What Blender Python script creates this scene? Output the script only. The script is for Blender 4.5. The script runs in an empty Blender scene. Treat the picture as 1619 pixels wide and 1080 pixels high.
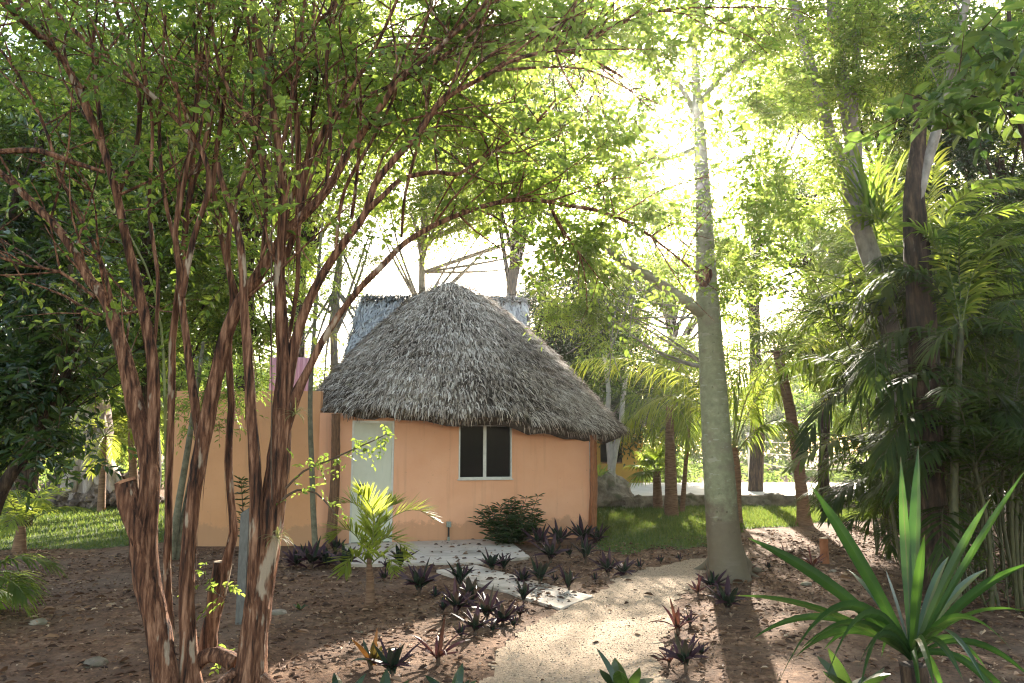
import bpy, bmesh, math, random
import numpy as np
from mathutils import Vector, noise
sc = bpy.context.scene
COL = sc.collection
R = math.radians
F, PX0, PY0, CAMZ = 1180.0, 809.5, 540.0, 1.6
PITCH = math.atan2(705 - 540, F)
CP, SP = math.cos(PITCH), math.sin(PITCH)
SUN_AZ, SUN_EL = R(12.6), R(24.4)
SUN = np.array([math.sin(SUN_AZ)*math.cos(SUN_EL), math.cos(SUN_AZ)*math.cos(SUN_EL), math.sin(SUN_EL)])
UP = np.array([0., 0., 1.])

# ---------------------------------------------------------------- measuring the place
def P(px, py, Y):
    u, v = (px - PX0)/F, (PY0 - py)/F
    d = np.array([u, CP - v*SP, SP + v*CP])
    p = d*(Y/d[1]); p[2] += CAMZ
    return p
def G(px, py):
    u, v = (px - PX0)/F, (PY0 - py)/F
    d = np.array([u, CP - v*SP, SP + v*CP])
    p = d*(-CAMZ/d[2]); p[2] = 0
    p[2] = float(gz(p[0], p[1]))
    return p
def proj(p):
    x, y, z = p[0], p[1], p[2] - CAMZ
    dep = y*CP + z*SP
    return PX0 + F*x/dep, PY0 - F*(-y*SP + z*CP)/dep
def gz(x, y):
    x = np.asarray(x, float); y = np.asarray(y, float)
    h = (np.sin(x*1.7+.3)*np.cos(y*1.3+1.1)*.018 + np.sin(x*4.1+y*2.3)*.007 + np.cos(y*5.7-x*3.1+2)*.006
         + np.sin(x*11.3+1.7*y)*np.sin(y*9.1-2*x)*.005)
    fade = np.clip((y - 9.0)/2.5, 0, 1)
    return h*(1 - fade) + .004*fade*np.sin(x*3)*np.cos(y*2)
def px2m(px, Y): return px*Y/F

# ---------------------------------------------------------------- mesh collector
class MB:
    def __init__(self): self.v=[]; self.f4=[]; self.f3=[]; self.m4=[]; self.m3=[]; self.r=[]; self.n=0
    def add(self, v, f, rnd=0.5, mat=0):
        v = np.asarray(v, float).reshape(-1, 3); f = np.asarray(f, int)
        if len(v) == 0 or len(f) == 0: return
        self.v.append(v); self.r.append(np.broadcast_to(np.asarray(rnd, float), (len(v),)).copy())
        if f.shape[1] == 4: self.f4.append(f + self.n); self.m4.append(np.full(len(f), mat))
        else: self.f3.append(f + self.n); self.m3.append(np.full(len(f), mat))
        self.n += len(v)
    def box(self, c0, c1, fn=None, rnd=.5, mat=0):
        x0,y0,z0 = c0; x1,y1,z1 = c1
        v = [(x0,y0,z0),(x1,y0,z0),(x1,y1,z0),(x0,y1,z0),(x0,y0,z1),(x1,y0,z1),(x1,y1,z1),(x0,y1,z1)]
        if fn: v = [fn(*q) for q in v]
        self.add(v, [(0,3,2,1),(4,5,6,7),(0,1,5,4),(1,2,6,5),(2,3,7,6),(3,0,4,7)], rnd, mat)
    def build(self, name, mats, parent=None, smooth=False):
        V = np.concatenate(self.v) if self.v else np.zeros((0,3))
        off = np.array(parent.location) if parent is not None else np.zeros(3)
        if parent is not None and parent.parent is not None: off = off + np.array(parent.parent.location)
        V = V - off
        f4 = np.concatenate(self.f4) if self.f4 else np.zeros((0,4), int)
        f3 = np.concatenate(self.f3) if self.f3 else np.zeros((0,3), int)
        me = bpy.data.meshes.new(name)
        me.vertices.add(len(V)); me.vertices.foreach_set('co', V.astype(np.float32).ravel())
        nl = len(f4)*4 + len(f3)*3
        me.loops.add(nl); me.loops.foreach_set('vertex_index', np.concatenate([f4.ravel(), f3.ravel()]).astype(np.int32))
        me.polygons.add(len(f4)+len(f3))
        st = np.concatenate([np.arange(len(f4))*4, len(f4)*4 + np.arange(len(f3))*3]).astype(np.int32)
        me.polygons.foreach_set('loop_start', st)
        mi = np.concatenate(self.m4 + self.m3).astype(np.int32)
        me.polygons.foreach_set('material_index', mi)
        me.polygons.foreach_set('use_smooth', np.full(len(st), smooth))
        a = me.attributes.new('rnd', 'FLOAT', 'POINT'); a.data.foreach_set('value', np.concatenate(self.r).astype(np.float32))
        me.update(calc_edges=True)
        for m in (mats if isinstance(mats, (list, tuple)) else [mats]): me.materials.append(m)
        o = bpy.data.objects.new(name, me); COL.objects.link(o)
        if parent is not None: o.parent = parent
        return o
def tag(o, label=None, cat=None, group=None, kind=None):
    if label: o['label'] = label
    if cat: o['category'] = cat
    if group: o['group'] = group
    if kind: o['kind'] = kind
    return o
def thing(name, label, cat, loc, group=None):
    o = bpy.data.objects.new(name, None); COL.objects.link(o)
    o.location = [float(q) for q in loc]; o.empty_display_size = .2
    return tag(o, label, cat, group)
def nrm(a): return a/np.maximum(np.linalg.norm(a, axis=-1, keepdims=True), 1e-9)

# ---------------------------------------------------------------- shapes
def smooth_path(pts, step):
    pts = np.asarray(pts, float); out = []
    n = len(pts)
    for i in range(n-1):
        p0, p1, p2, p3 = pts[max(i-1,0)], pts[i], pts[i+1], pts[min(i+2,n-1)]
        m = max(2, int(np.linalg.norm((p2-p1)[:3])/step))
        for k in range(m):
            t = k/m
            out.append(.5*((2*p1) + (p2-p0)*t + (2*p0-5*p1+4*p2-p3)*t*t + (3*p1-p0-3*p2+p3)*t**3))
    out.append(pts[-1]); return np.array(out)
def tube(mb, pts, rad, n=10, step=.12, rough=0., seed=0, mat=0, rnd=.5, cap=True, wob=0.):
    """tapered limb through pts; rough = ridged bark amplitude as a share of the radius"""
    q = smooth_path(np.column_stack([pts, rad]), step)
    c, r = q[:, :3].copy(), np.maximum(q[:, 3], .0015)
    rg = np.random.default_rng(seed)
    m = len(c)
    if wob:
        s = np.linspace(0, 1, m)
        for k in range(3):
            a = rg.uniform(0, 6.28, 3); fr = rg.uniform(4, 14)
            c += wob*np.sin(s[:, None]*fr + a)*np.minimum(1, 6*np.minimum(s, 1-s))[:, None]/(k+1)
    T = nrm(np.gradient(c, axis=0))
    ref = np.array([1., .13, .07]) if abs(T[0][0]) < .8 else np.array([.1, 1., .1])
    A = np.empty_like(c); a = ref
    for i in range(m):
        a = a - T[i]*np.dot(a, T[i]); a /= np.linalg.norm(a)+1e-9; A[i] = a
    B = np.cross(T, A)
    th = np.arange(n)*2*math.pi/n
    L = np.concatenate([[0], np.cumsum(np.linalg.norm(np.diff(c, axis=0), axis=1))])
    k = np.ones((m, n))
    if rough:
        for j in range(6):
            fr = rg.integers(1, max(2, n//2)); ph = rg.uniform(0, 6.28); tw = rg.uniform(-2, 2)
            md = .6 + .4*np.sin(L*rg.uniform(1, 5) + rg.uniform(0, 6))
            k += rough*.55*np.sin(fr*th[None, :] + ph + tw*L[:, None])*md[:, None]
        k += rg.normal(0, rough*.35, (m, n))
    rr = r[:, None]*k
    V = c[:, None, :] + rr[..., None]*(np.cos(th)[None, :, None]*A[:, None, :] + np.sin(th)[None, :, None]*B[:, None, :])
    i = np.arange(m-1)[:, None]*n; j = np.arange(n)[None, :]; j2 = (j+1) % n
    f = np.stack([i+j, i+j2, i+n+j2, i+n+j], -1).reshape(-1, 4)
    mb.add(V.reshape(-1, 3), f, rnd, mat)
    if cap:
        for e in (0, m-1):
            vv = np.vstack([V[e], c[e][None]]); fc = [(jj, (jj+1) % n, n) if e else ((jj+1) % n, jj, n) for jj in range(n)]
            mb.add(vv, fc, rnd, mat)
    return c, r
def leaves(mb, pos, d, nr, L, W, rnd, mat=0, fold=.18):
    """many leaves, each two quads folded on the midrib"""
    d = nrm(d); s = nrm(np.cross(nr, d)); up = np.cross(d, s)
    L = np.broadcast_to(L, (len(pos),))[:, None]; W = np.broadcast_to(W, (len(pos),))[:, None]
    lift = up*W*fold
    b = pos; t = pos + d*L - up*L*.10
    r1 = pos + d*L*.28 + s*W*.46 + lift; r2 = pos + d*L*.68 + s*W*.36 + lift
    l1 = pos + d*L*.28 - s*W*.46 + lift; l2 = pos + d*L*.68 - s*W*.36 + lift
    V = np.stack([b, r1, r2, t, l2, l1], 1).reshape(-1, 3)
    k = np.arange(len(pos))[:, None]*6
    f = np.concatenate([k+np.array([[0,1,2,3]]), k+np.array([[0,3,4,5]])])
    mb.add(V, f, np.repeat(rnd, 6), mat)
HOLES = []           # (point, radius): shafts along the sun's direction that the foliage leaves open
GAPS = []            # (view point px, py, radius px): openings in the crowns where the sky shows
def keep(C):
    ok = np.ones(len(C), bool)
    for p, r in HOLES:
        w = C - p; t = w @ SUN
        dist = np.linalg.norm(w - t[:, None]*SUN, axis=1)
        ok &= ~((dist < r) & (t > .15))
    return ok
def sprays(mb, C, n, twig, leaf, asp, rg, flat=.5, droop=.25, leafmat=0, twigmat=1, axis=None, jitter=1., carve=True):
    """little twigs with two rows of leaves at points C"""
    C = np.asarray(C, float)
    if carve:
        k = keep(C); C = C[k]
        if axis is not None: axis = axis[k]
    S = len(C)
    if S == 0: return
    ax = rg.normal(0, 1, (S, 3)); ax[:, 2] = ax[:, 2]*.45 - droop
    if axis is not None: ax = ax*.6 + axis*1.2
    ax = nrm(ax)
    up = nrm(np.array([0, 0, 1.]) + rg.normal(0, flat, (S, 3)))
    side = nrm(np.cross(up, ax)); up = np.cross(ax, side)
    tw = twig*rg.uniform(.6, 1.3, S)
    t = np.linspace(0.05, 1, n)[None, :] + rg.normal(0, .03, (S, n))
    pos = C[:, None, :] + ax[:, None, :]*(tw[:, None]*t)[..., None] - UP*(tw[:, None]*t*t*.25)[..., None]
    sg = np.where(np.arange(n) % 2 == 0, 1., -1.)[None, :]
    ang = rg.uniform(.6, 1.25, (S, n))*np.where(np.arange(n) == n-1, .15, 1)
    dd = ax[:, None, :]*np.cos(ang)[..., None] + side[:, None, :]*(sg*np.sin(ang))[..., None] + rg.normal(0, .16*jitter, (S, n, 3))
    dd[..., 2] -= .18
    nn = up[:, None, :] + rg.normal(0, .3*jitter, (S, n, 3))
    L = leaf*rg.uniform(.6, 1.2, (S, n))
    rn = np.clip(rg.normal(.5, .16, (S, 1)) + rg.normal(0, .16, (S, n)), 0, 1)
    leaves(mb, pos.reshape(-1, 3), dd.reshape(-1, 3), nn.reshape(-1, 3), L.ravel(), (L*asp).ravel(), rn.ravel(), leafmat)
    if twigmat is not None:
        w = side*np.maximum(.0022, leaf*.035); e = C + ax*tw[:, None]*.95 - UP*(tw*.22)[:, None]
        V = np.stack([C - w, C + w, e + w*.5, e - w*.5], 1).reshape(-1, 3)
        mb.add(V, np.arange(S)[:, None]*4 + np.arange(4)[None, :], .5, twigmat)
def ribbon(mb, pts, wid, side, fold=0., rnd=.5, mat=0, rib=0.):
    """one long blade along pts: three vertices across, folded into a keel"""
    pts = np.asarray(pts, float); m = len(pts)
    T = nrm(np.gradient(pts, axis=0)); s = nrm(side - T*np.sum(T*side, -1, keepdims=True)) if np.ndim(side) == 2 else nrm(np.asarray(side)[None, :] - T*(T @ np.asarray(side))[:, None])
    N = np.cross(s, T); w = np.asarray(wid)[:, None]
    V = np.stack([pts - s*w*.5 + N*w*fold, pts, pts + s*w*.5 + N*w*fold], 1).reshape(-1, 3)
    i = np.arange(m-1)[:, None]*3
    f = np.concatenate([i+np.array([[0,1,4,3]]), i+np.array([[1,2,5,4]])])
    if rib: rnd = (np.clip(rnd + np.tile([-rib, rib, -rib*.6], m), 0, .9)); rnd[-3:] = 1.
    mb.add(V, f, rnd, mat)
def blade(mb, base, az, el, L, W, droop, rg, rows=7, fold=.22, rnd=.5, mat=0, tipw=.02):
    s = np.linspace(0, 1, rows)
    e = el - droop*s**1.4
    st = L/(rows-1)
    h = np.concatenate([[0], np.cumsum(np.cos(e[:-1])*st)]); z = np.concatenate([[0], np.cumsum(np.sin(e[:-1])*st)])
    p = np.stack([base[0]+math.cos(az)*h, base[1]+math.sin(az)*h, base[2]+z], 1)
    w = W*(np.sin(np.clip(.18+.82*s, 0, 1)*math.pi)**.7 + tipw)
    ribbon(mb, p, w, np.array([-math.sin(az), math.cos(az), 0.]), fold, rnd, mat)
def leaflets(mb, c, T, rg, nl, ll, lw, s0=.2, a0=65, a1=22, vee=.25, sag=.5, mat=0, rnd=None, roll=0., ragged=.06, tip=.4):
    """two rows of leaflets on a rachis c (m,3)"""
    m = len(c)
    S = np.linspace(s0, .995, nl)
    for sg in (-1, 1):
        s = np.clip(S + rg.normal(0, .35/nl, nl), 0, .999)
        x = s*(m-1); i0 = x.astype(int); fr = (x-i0)[:, None]; i1 = np.minimum(i0+1, m-1)
        o = c[i0]*(1-fr) + c[i1]*fr; t = nrm(T[i0]*(1-fr)+T[i1]*fr)
        sv = nrm(np.cross(t, UP) + 1e-4); N = np.cross(sv, t)
        if roll: sv, N = sv*math.cos(roll)+N*math.sin(roll), N*math.cos(roll)-sv*math.sin(roll)
        a = np.radians(a0 + (a1-a0)*(s-s0)/(1-s0)) + rg.normal(0, ragged, nl)
        d = nrm(t*np.cos(a)[:, None] + sg*sv*np.sin(a)[:, None] + N*(vee + rg.normal(0, .08, nl))[:, None])
        ln = ll*np.maximum(tip, np.sin(math.pi*np.clip(.18 + .72*(s-s0)/(1-s0), 0, 1)))*rg.uniform(.85, 1.1, nl)
        u = np.array([0, .35, .7, 1.]); wp = np.array([.5, 1., .75, .06])
        p = o[:, None, :] + d[:, None, :]*(ln[:, None]*u)[..., None] - UP*((sag*rg.uniform(.6, 1.4, nl)*ln)[:, None]*u**2)[..., None]
        wv = nrm(np.cross(N, d))*lw
        V = np.stack([p - wv[:, None, :]*wp[None, :, None]*.5, p + wv[:, None, :]*wp[None, :, None]*.5], 2).reshape(-1, 3)
        k = np.arange(nl)[:, None, None]*8 + np.arange(3)[None, :, None]*2 + np.array([0, 1, 3, 2])[None, None, :]
        rn = np.clip(rg.normal(.5 if rnd is None else rnd, .13, nl), 0, 1)
        mb.add(V, k.reshape(-1, 4), np.repeat(rn, 8), mat)
def frond(base, az, el, L, droop, rg, nl=34, ll=.45, lw=.03, r0=.014, mats=None, parent=None, name='frond', **kw):
    mb = MB(); m = 22; s = np.linspace(0, 1, m)
    e = el - droop*s**1.25; st = L/(m-1); az2 = az + rg.normal(0, .12)*s
    c = np.zeros((m, 3)); c[0] = base
    c[1:] = base + np.cumsum(np.stack([np.cos(az2)*np.cos(e), np.sin(az2)*np.cos(e), np.sin(e)], 1)[:-1]*st, 0)
    tube(mb, c, r0*(1 - .85*s), 5, step=L/8, mat=1, cap=False)
    leaflets(mb, c, nrm(np.gradient(c, axis=0)), rg, nl, ll, lw, **kw)
    return mb.build(name, mats, parent)
def frond_px(pp, rg, nl=34, ll=.45, lw=.03, r0=.014, mats=None, parent=None, **kw):
    """a frond whose rachis runs through measured points (px, py, distance)"""
    c = smooth_path([P(*q) for q in pp], .1); idx = np.linspace(0, len(c)-1, 26).astype(int); c = c[idx]
    mb = MB(); s = np.linspace(0, 1, len(c))
    tube(mb, c, r0*(1 - .85*s), 5, step=.3, mat=1, cap=False)
    leaflets(mb, c, nrm(np.gradient(c, axis=0)), rg, nl, ll, lw, **kw)
    return mb.build('frond', mats, parent)
def inside(x, y, poly):
    poly = np.asarray(poly); res = np.zeros(np.shape(x), bool); n = len(poly)
    for i in range(n):
        (x0, y0), (x1, y1) = poly[i], poly[(i+1) % n]
        c = ((y0 > y) != (y1 > y)) & (x < (x1-x0)*(y-y0)/(y1-y0+1e-12) + x0); res ^= c
    return res
def wobble(x, y, a):
    return x + a*(np.sin(y*3.1+x*1.3)+.6*np.sin(y*7.3-x*2.9+1)+.5*np.sin(y*17+x*13)), y + a*(np.sin(x*2.7+y*1.9+2)+.6*np.sin(x*8.1-y*3.3)+.5*np.cos(x*19-y*11))
def sheet(name, poly, step, lift, mat, wob=.08):
    """a thin layer following the ground inside a wobbly outline"""
    poly = np.asarray(poly, float); x0, y0 = poly.min(0)-.3; x1, y1 = poly.max(0)+.3
    X, Y = np.meshgrid(np.arange(x0, x1, step), np.arange(y0, y1, step), indexing='ij')
    wx, wy = wobble(X+step/2, Y+step/2, wob)
    m = inside(wx, wy, poly)[:-1, :-1]
    nx, ny = X.shape; idx = np.arange(nx*ny).reshape(nx, ny)
    f = np.stack([idx[:-1,:-1], idx[1:,:-1], idx[1:,1:], idx[:-1,1:]], -1)[m]
    used = np.unique(f); mp = np.zeros(nx*ny, int); mp[used] = np.arange(len(used))
    V = np.stack([X, Y, gz(X, Y)+lift], -1).reshape(-1, 3)[used]
    b = MB(); b.add(V, mp[f]); o = b.build(name, mat, smooth=True); return tag(o, kind='structure')
def scatter(poly, n, rg, wob=.08):
    poly = np.asarray(poly, float); x0, y0 = poly.min(0); x1, y1 = poly.max(0); out = []
    while sum(map(len, out)) < n:
        x, y = rg.uniform(x0, x1, n), rg.uniform(y0, y1, n); wx, wy = wobble(x, y, wob)
        k = inside(wx, wy, poly); out.append(np.stack([x[k], y[k]], 1))
    return np.concatenate(out)[:n]
def rock(mb, c, s, seed, sub=3, amp=.25, mat=0, freq=1.3):
    bm = bmesh.new(); bmesh.ops.create_icosphere(bm, subdivisions=sub, radius=1)
    o = Vector((seed*7.31, seed*3.7, seed*1.9))
    vs = []
    for v in bm.verts:
        d = 1 + amp*noise.noise(v.co*freq + o) + amp*.5*noise.noise(v.co*freq*2.7 + o) + amp*.3*abs(noise.noise(v.co*freq*6 + o))
        q = v.co*d; vs.append((c[0]+q.x*s[0], c[1]+q.y*s[1], c[2]+q.z*s[2]))
    mb.add(vs, [[v.index for v in f.verts] for f in bm.faces], random.Random(seed).random(), mat); bm.free()
# ---------------------------------------------------------------- materials
def newmat(name):
    m = bpy.data.materials.new(name); m.use_nodes = True
    nt = m.node_tree; nt.nodes.clear(); out = nt.nodes.new('ShaderNodeOutputMaterial')
    return m, nt, out
def nd(nt, t, **kw):
    n = nt.nodes.new(t)
    for k, v in kw.items():
        if k.startswith('i_'): n.inputs[k[2:].replace('_', ' ')].default_value = v
        else: setattr(n, k, v)
    return n
def ramp(nt, fac, stops, interp='LINEAR'):
    r = nt.nodes.new('ShaderNodeValToRGB'); e = r.color_ramp.elements; r.color_ramp.interpolation = interp
    while len(e) < len(stops): e.new(.5)
    for el, (p, c) in zip(e, stops): el.position = p; el.color = (*c, 1) if len(c) == 3 else c
    nt.links.new(fac, r.inputs[0]); return r.outputs[0]
def texnoise(nt, scale, detail=5, rough=.6, vec=None, stretch=None, w=0.):
    n = nd(nt, 'ShaderNodeTexNoise'); n.inputs['Scale'].default_value = scale; n.inputs['Detail'].default_value = detail; n.inputs['Roughness'].default_value = rough
    if vec is None: vec = nd(nt, 'ShaderNodeTexCoord').outputs['Object']
    mp = nd(nt, 'ShaderNodeMapping'); mp.inputs['Scale'].default_value = stretch or (1, 1, 1); mp.inputs['Location'].default_value = (w, w*1.7, w*.6)
    nt.links.new(vec, mp.inputs[0]); nt.links.new(mp.outputs[0], n.inputs['Vector']); return n.outputs['Fac']
def mixc(nt, fac, a, b, mode='MIX'):
    m = nd(nt, 'ShaderNodeMix', data_type='RGBA', blend_type=mode)
    for s, v in ((0, fac), (6, a), (7, b)):
        if isinstance(v, (int, float)): m.inputs[s].default_value = v
        elif isinstance(v, tuple): m.inputs[s].default_value = (*v, 1)
        else: nt.links.new(v, m.inputs[s])
    return m.outputs[2]
def bump(nt, h, strength=.4, dist=.02):
    b = nd(nt, 'ShaderNodeBump'); b.inputs['Strength'].default_value = strength; b.inputs['Distance'].default_value = dist
    nt.links.new(h, b.inputs['Height']); return b.outputs[0]
def leafmat(name, c0, c1, t0, t1, tr=.5, rough=.42, spec=.35, back=None, tipc=None):
    m, nt, out = newmat(name)
    a = nd(nt, 'ShaderNodeAttribute', attribute_name='rnd').outputs['Fac']
    base = ramp(nt, a, [(.1, c0), (.9, c1)]); tc = ramp(nt, a, [(.1, t0), (.9, t1)])
    if tipc: base = ramp(nt, a, [(.1, c0), (.85, c1), (.97, tipc)]); tc = ramp(nt, a, [(.1, t0), (.85, t1), (.97, tipc)])
    if back:
        g = nd(nt, 'ShaderNodeNewGeometry').outputs['Backfacing']; base = mixc(nt, g, base, back)
    p = nd(nt, 'ShaderNodeBsdfPrincipled'); p.inputs['Roughness'].default_value = rough; p.inputs['Specular IOR Level'].default_value = spec
    nt.links.new(base, p.inputs['Base Color'])
    t = nd(nt, 'ShaderNodeBsdfTranslucent'); nt.links.new(tc, t.inputs['Color'])
    mx = nd(nt, 'ShaderNodeMixShader'); mx.inputs[0].default_value = tr
    nt.links.new(p.outputs[0], mx.inputs[1]); nt.links.new(t.outputs[0], mx.inputs[2]); nt.links.new(mx.outputs[0], out.inputs[0])
    return m
def plain(name, stops, scale=8, stretch=None, rough=.85, bstr=.3, bdist=.01, spec=.3, detail=6, metal=0, extra=None):
    """noise-coloured surface: stops = colour ramp over the noise"""
    m, nt, out = newmat(name)
    f = texnoise(nt, scale, detail, .62, stretch=stretch)
    c = ramp(nt, f, stops)
    if extra: c = extra(nt, c)
    p = nd(nt, 'ShaderNodeBsdfPrincipled'); p.inputs['Roughness'].default_value = rough; p.inputs['Specular IOR Level'].default_value = spec; p.inputs['Metallic'].default_value = metal
    nt.links.new(c, p.inputs['Base Color'])
    f2 = texnoise(nt, scale*2.3, 6, .7, stretch=stretch, w=3)
    nt.links.new(bump(nt, f2, bstr, bdist), p.inputs['Normal']); nt.links.new(p.outputs[0], out.inputs[0]); return m
def rndmat(name, stops, rough=.85, spec=.25, nscale=30, namt=.35):
    """colour picked per piece from the rnd attribute, broken up by a fine noise"""
    m, nt, out = newmat(name)
    a = nd(nt, 'ShaderNodeAttribute', attribute_name='rnd').outputs['Fac']
    c = ramp(nt, a, stops); f = texnoise(nt, nscale, 4)
    c = mixc(nt, namt, c, mixc(nt, f, (.12,.12,.12), (1.,1.,1.)), 'MULTIPLY') if namt else c
    p = nd(nt, 'ShaderNodeBsdfPrincipled'); p.inputs['Roughness'].default_value = rough; p.inputs['Specular IOR Level'].default_value = spec
    nt.links.new(c, p.inputs['Base Color']); nt.links.new(p.outputs[0], out.inputs[0]); return m
def patches(c2, scale, stretch, lo, hi):
    def f(nt, c):
        k = ramp(nt, texnoise(nt, scale, 4, .55, stretch=stretch, w=9), [(lo, (0,0,0)), (hi, (1,1,1))])
        return mixc(nt, k, c, c2)
    return f
def foot(nt, c):
    # brown corky bark and dirt at the foot of the trunk, lichen patches above
    k = ramp(nt, texnoise(nt, 2.1, 5, .6, stretch=(1,1,1.6), w=9), [(.54,(0,0,0)),(.66,(.8,.8,.8))]); c = mixc(nt, k, c, (.17,.13,.09))
    k = ramp(nt, texnoise(nt, 5, 4, .6, stretch=(1,1,4), w=2), [(.60,(0,0,0)),(.64,(.7,.7,.7))]); c = mixc(nt, k, c, (.30,.28,.21))
    g = nd(nt, 'ShaderNodeNewGeometry'); sx = nd(nt, 'ShaderNodeSeparateXYZ'); nt.links.new(g.outputs['Position'], sx.inputs[0])
    ad = nd(nt, 'ShaderNodeMath', operation='MULTIPLY_ADD'); nt.links.new(texnoise(nt, 6, 6, .7, w=5), ad.inputs[0]); ad.inputs[1].default_value = -1.5; nt.links.new(sx.outputs[2], ad.inputs[2])
    return mixc(nt, ramp(nt, ad.outputs[0], [(0,(.85,.85,.85)),(.35,(0,0,0))]), c, (.12,.085,.055))
M = {}
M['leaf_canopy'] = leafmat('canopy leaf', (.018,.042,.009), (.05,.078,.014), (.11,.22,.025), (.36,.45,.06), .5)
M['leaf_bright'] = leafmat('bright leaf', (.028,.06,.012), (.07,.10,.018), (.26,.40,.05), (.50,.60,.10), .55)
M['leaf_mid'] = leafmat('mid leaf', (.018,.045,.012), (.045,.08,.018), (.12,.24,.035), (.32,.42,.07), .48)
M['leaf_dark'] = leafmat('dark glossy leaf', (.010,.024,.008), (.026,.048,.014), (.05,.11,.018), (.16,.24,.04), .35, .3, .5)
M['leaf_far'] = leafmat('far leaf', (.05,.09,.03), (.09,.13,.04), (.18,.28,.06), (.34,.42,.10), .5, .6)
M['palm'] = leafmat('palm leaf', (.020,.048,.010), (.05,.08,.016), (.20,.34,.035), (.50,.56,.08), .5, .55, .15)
M['palm_dark'] = leafmat('shade-darkened palm leaf', (.010,.024,.007), (.028,.048,.012), (.07,.12,.012), (.22,.29,.035), .35, .6, .12)  # darker copy of the palm leaf, with the thicket's shade in its colour
M['palm_gold'] = leafmat('young and sunlit palm leaf', (.09,.14,.02), (.17,.21,.03), (.42,.52,.05), (.66,.66,.1), .5, .45, .25)  # young-leaf yellow; sunlight on lit older fronds is also put into it
M['yucca'] = leafmat('yucca leaf', (.008,.028,.010), (.020,.048,.014), (.04,.12,.012), (.12,.24,.03), .28, .40, .25, tipc=(.16,.10,.05))
M['lily'] = leafmat('boat lily leaf', (.012,.030,.018), (.028,.050,.028), (.03,.02,.02), (.07,.035,.03), .12, .5, .25, back=(.035,.011,.017))
M['lily_red'] = leafmat('reddish boat lily leaf', (.03,.024,.016), (.075,.03,.02), (.12,.04,.025), (.2,.07,.04), .25, .4, .3, back=(.085,.02,.022))
M['lily_orange'] = leafmat('orange boat lily leaf', (.03,.05,.02), (.20,.07,.018), (.06,.1,.02), (.32,.13,.03), .3, .35, .4)
M['grass'] = leafmat('grass blade', (.035,.07,.014), (.085,.11,.028), (.13,.22,.03), (.28,.32,.06), .35, .6)
M['rachis'] = plain('palm rib', [(.3,(.10,.12,.03)),(.7,(.20,.20,.06))], 6, rough=.5)
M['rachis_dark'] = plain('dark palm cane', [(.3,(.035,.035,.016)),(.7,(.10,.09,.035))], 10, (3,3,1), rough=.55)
M['twig'] = plain('twig bark', [(.3,(.05,.03,.018)),(.7,(.12,.075,.045))], 20)
M['bark_red'] = plain('shredding red bark', [(.36,(.016,.007,.004)),(.50,(.14,.055,.026)),(.66,(.39,.195,.108))], 9, (3.6,3.6,.35), .9, 1., .03, extra=patches((.42,.31,.21), 3.2, (2.4,2.4,.7), .62, .66))
M['bark_dark'] = plain('dark bark', [(.35,(.010,.006,.004)),(.52,(.045,.026,.015)),(.68,(.12,.075,.045))], 8, (3,3,.5), .9, .9, .02)
M['bark_grey'] = plain('grey smooth bark', [(.3,(.12,.10,.08)),(.7,(.30,.26,.215))], 5, (2,2,1.2), .8, .35, .01)
M['bark_ceiba'] = plain('green grey bark', [(.28,(.15,.145,.082)),(.6,(.23,.225,.13)),(.8,(.33,.30,.20))], 7, (1.6,1.6,2.0), .7, .35, .010, extra=foot)
M['bark_sapling'] = plain('olive sapling bark', [(.3,(.07,.062,.035)),(.7,(.20,.175,.11))], 6, (2,2,2))
M['bark_palm'] = plain('palm trunk', [(.3,(.09,.045,.025)),(.7,(.30,.17,.10))], 7, (1,1,7), .9, .8, .02)
M['bark_pale'] = plain('pale fig bark', [(.3,(.16,.12,.10)),(.7,(.42,.34,.29))], 4, (4,4,.7), .85, .6, .02)
M['bark_white'] = plain('whitish bark', [(.3,(.36,.31,.26)),(.7,(.62,.56,.49))], 5, (2,2,1), .8, .3, .01)
M['cut_wood'] = plain('sawn wood', [(.3,(.38,.27,.17)),(.7,(.62,.48,.34))], 14, rough=.9)
M['cut_raw'] = plain('torn wood', [(.3,(.26,.10,.045)),(.7,(.46,.23,.12))], 12, (4,4,1), rough=.9, bstr=.8)
def soil_mat():
    m, nt, out = newmat('brown soil')
    big = texnoise(nt, .9, 4); fine = texnoise(nt, 26, 8, .7); mid = texnoise(nt, 6, 6, .65, w=4)
    a = ramp(nt, mid, [(.3,(.072,.034,.019)),(.55,(.185,.102,.058)),(.75,(.32,.20,.125))])
    b = ramp(nt, fine, [(.3,(.35,.33,.31)),(.55,(1,1,1)),(.75,(1.3,1.25,1.2))])
    c = mixc(nt, 1., a, b, 'MULTIPLY'); c = mixc(nt, ramp(nt, big, [(.45,(0,0,0)),(.62,(.55,.55,.55))]), c, (.15,.10,.068))
    p = nd(nt, 'ShaderNodeBsdfPrincipled'); p.inputs['Roughness'].default_value = .95; p.inputs['Specular IOR Level'].default_value = .15
    nt.links.new(c, p.inputs['Base Color']); nt.links.new(bump(nt, fine, .9, .03), p.inputs['Normal']); nt.links.new(p.outputs[0], out.inputs[0]); return m
M['soil'] = soil_mat()
M['gravel'] = plain('gravel sand', [(.3,(.21,.145,.092)),(.5,(.33,.24,.158)),(.7,(.45,.34,.235))], 40, rough=.95, bstr=.9, bdist=.02, spec=.15)
M['pebble'] = rndmat('pebbles', [(0,(.14,.10,.065)),(.5,(.28,.21,.145)),(1,(.45,.36,.26))])
M['lawn'] = plain('turf', [(.3,(.045,.07,.018)),(.7,(.10,.12,.035))], 12, rough=.95, bstr=.8, bdist=.03)
M['sand'] = plain('pale court sand', [(.3,(.50,.44,.36)),(.7,(.66,.60,.52))], 3, rough=.95)
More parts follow.
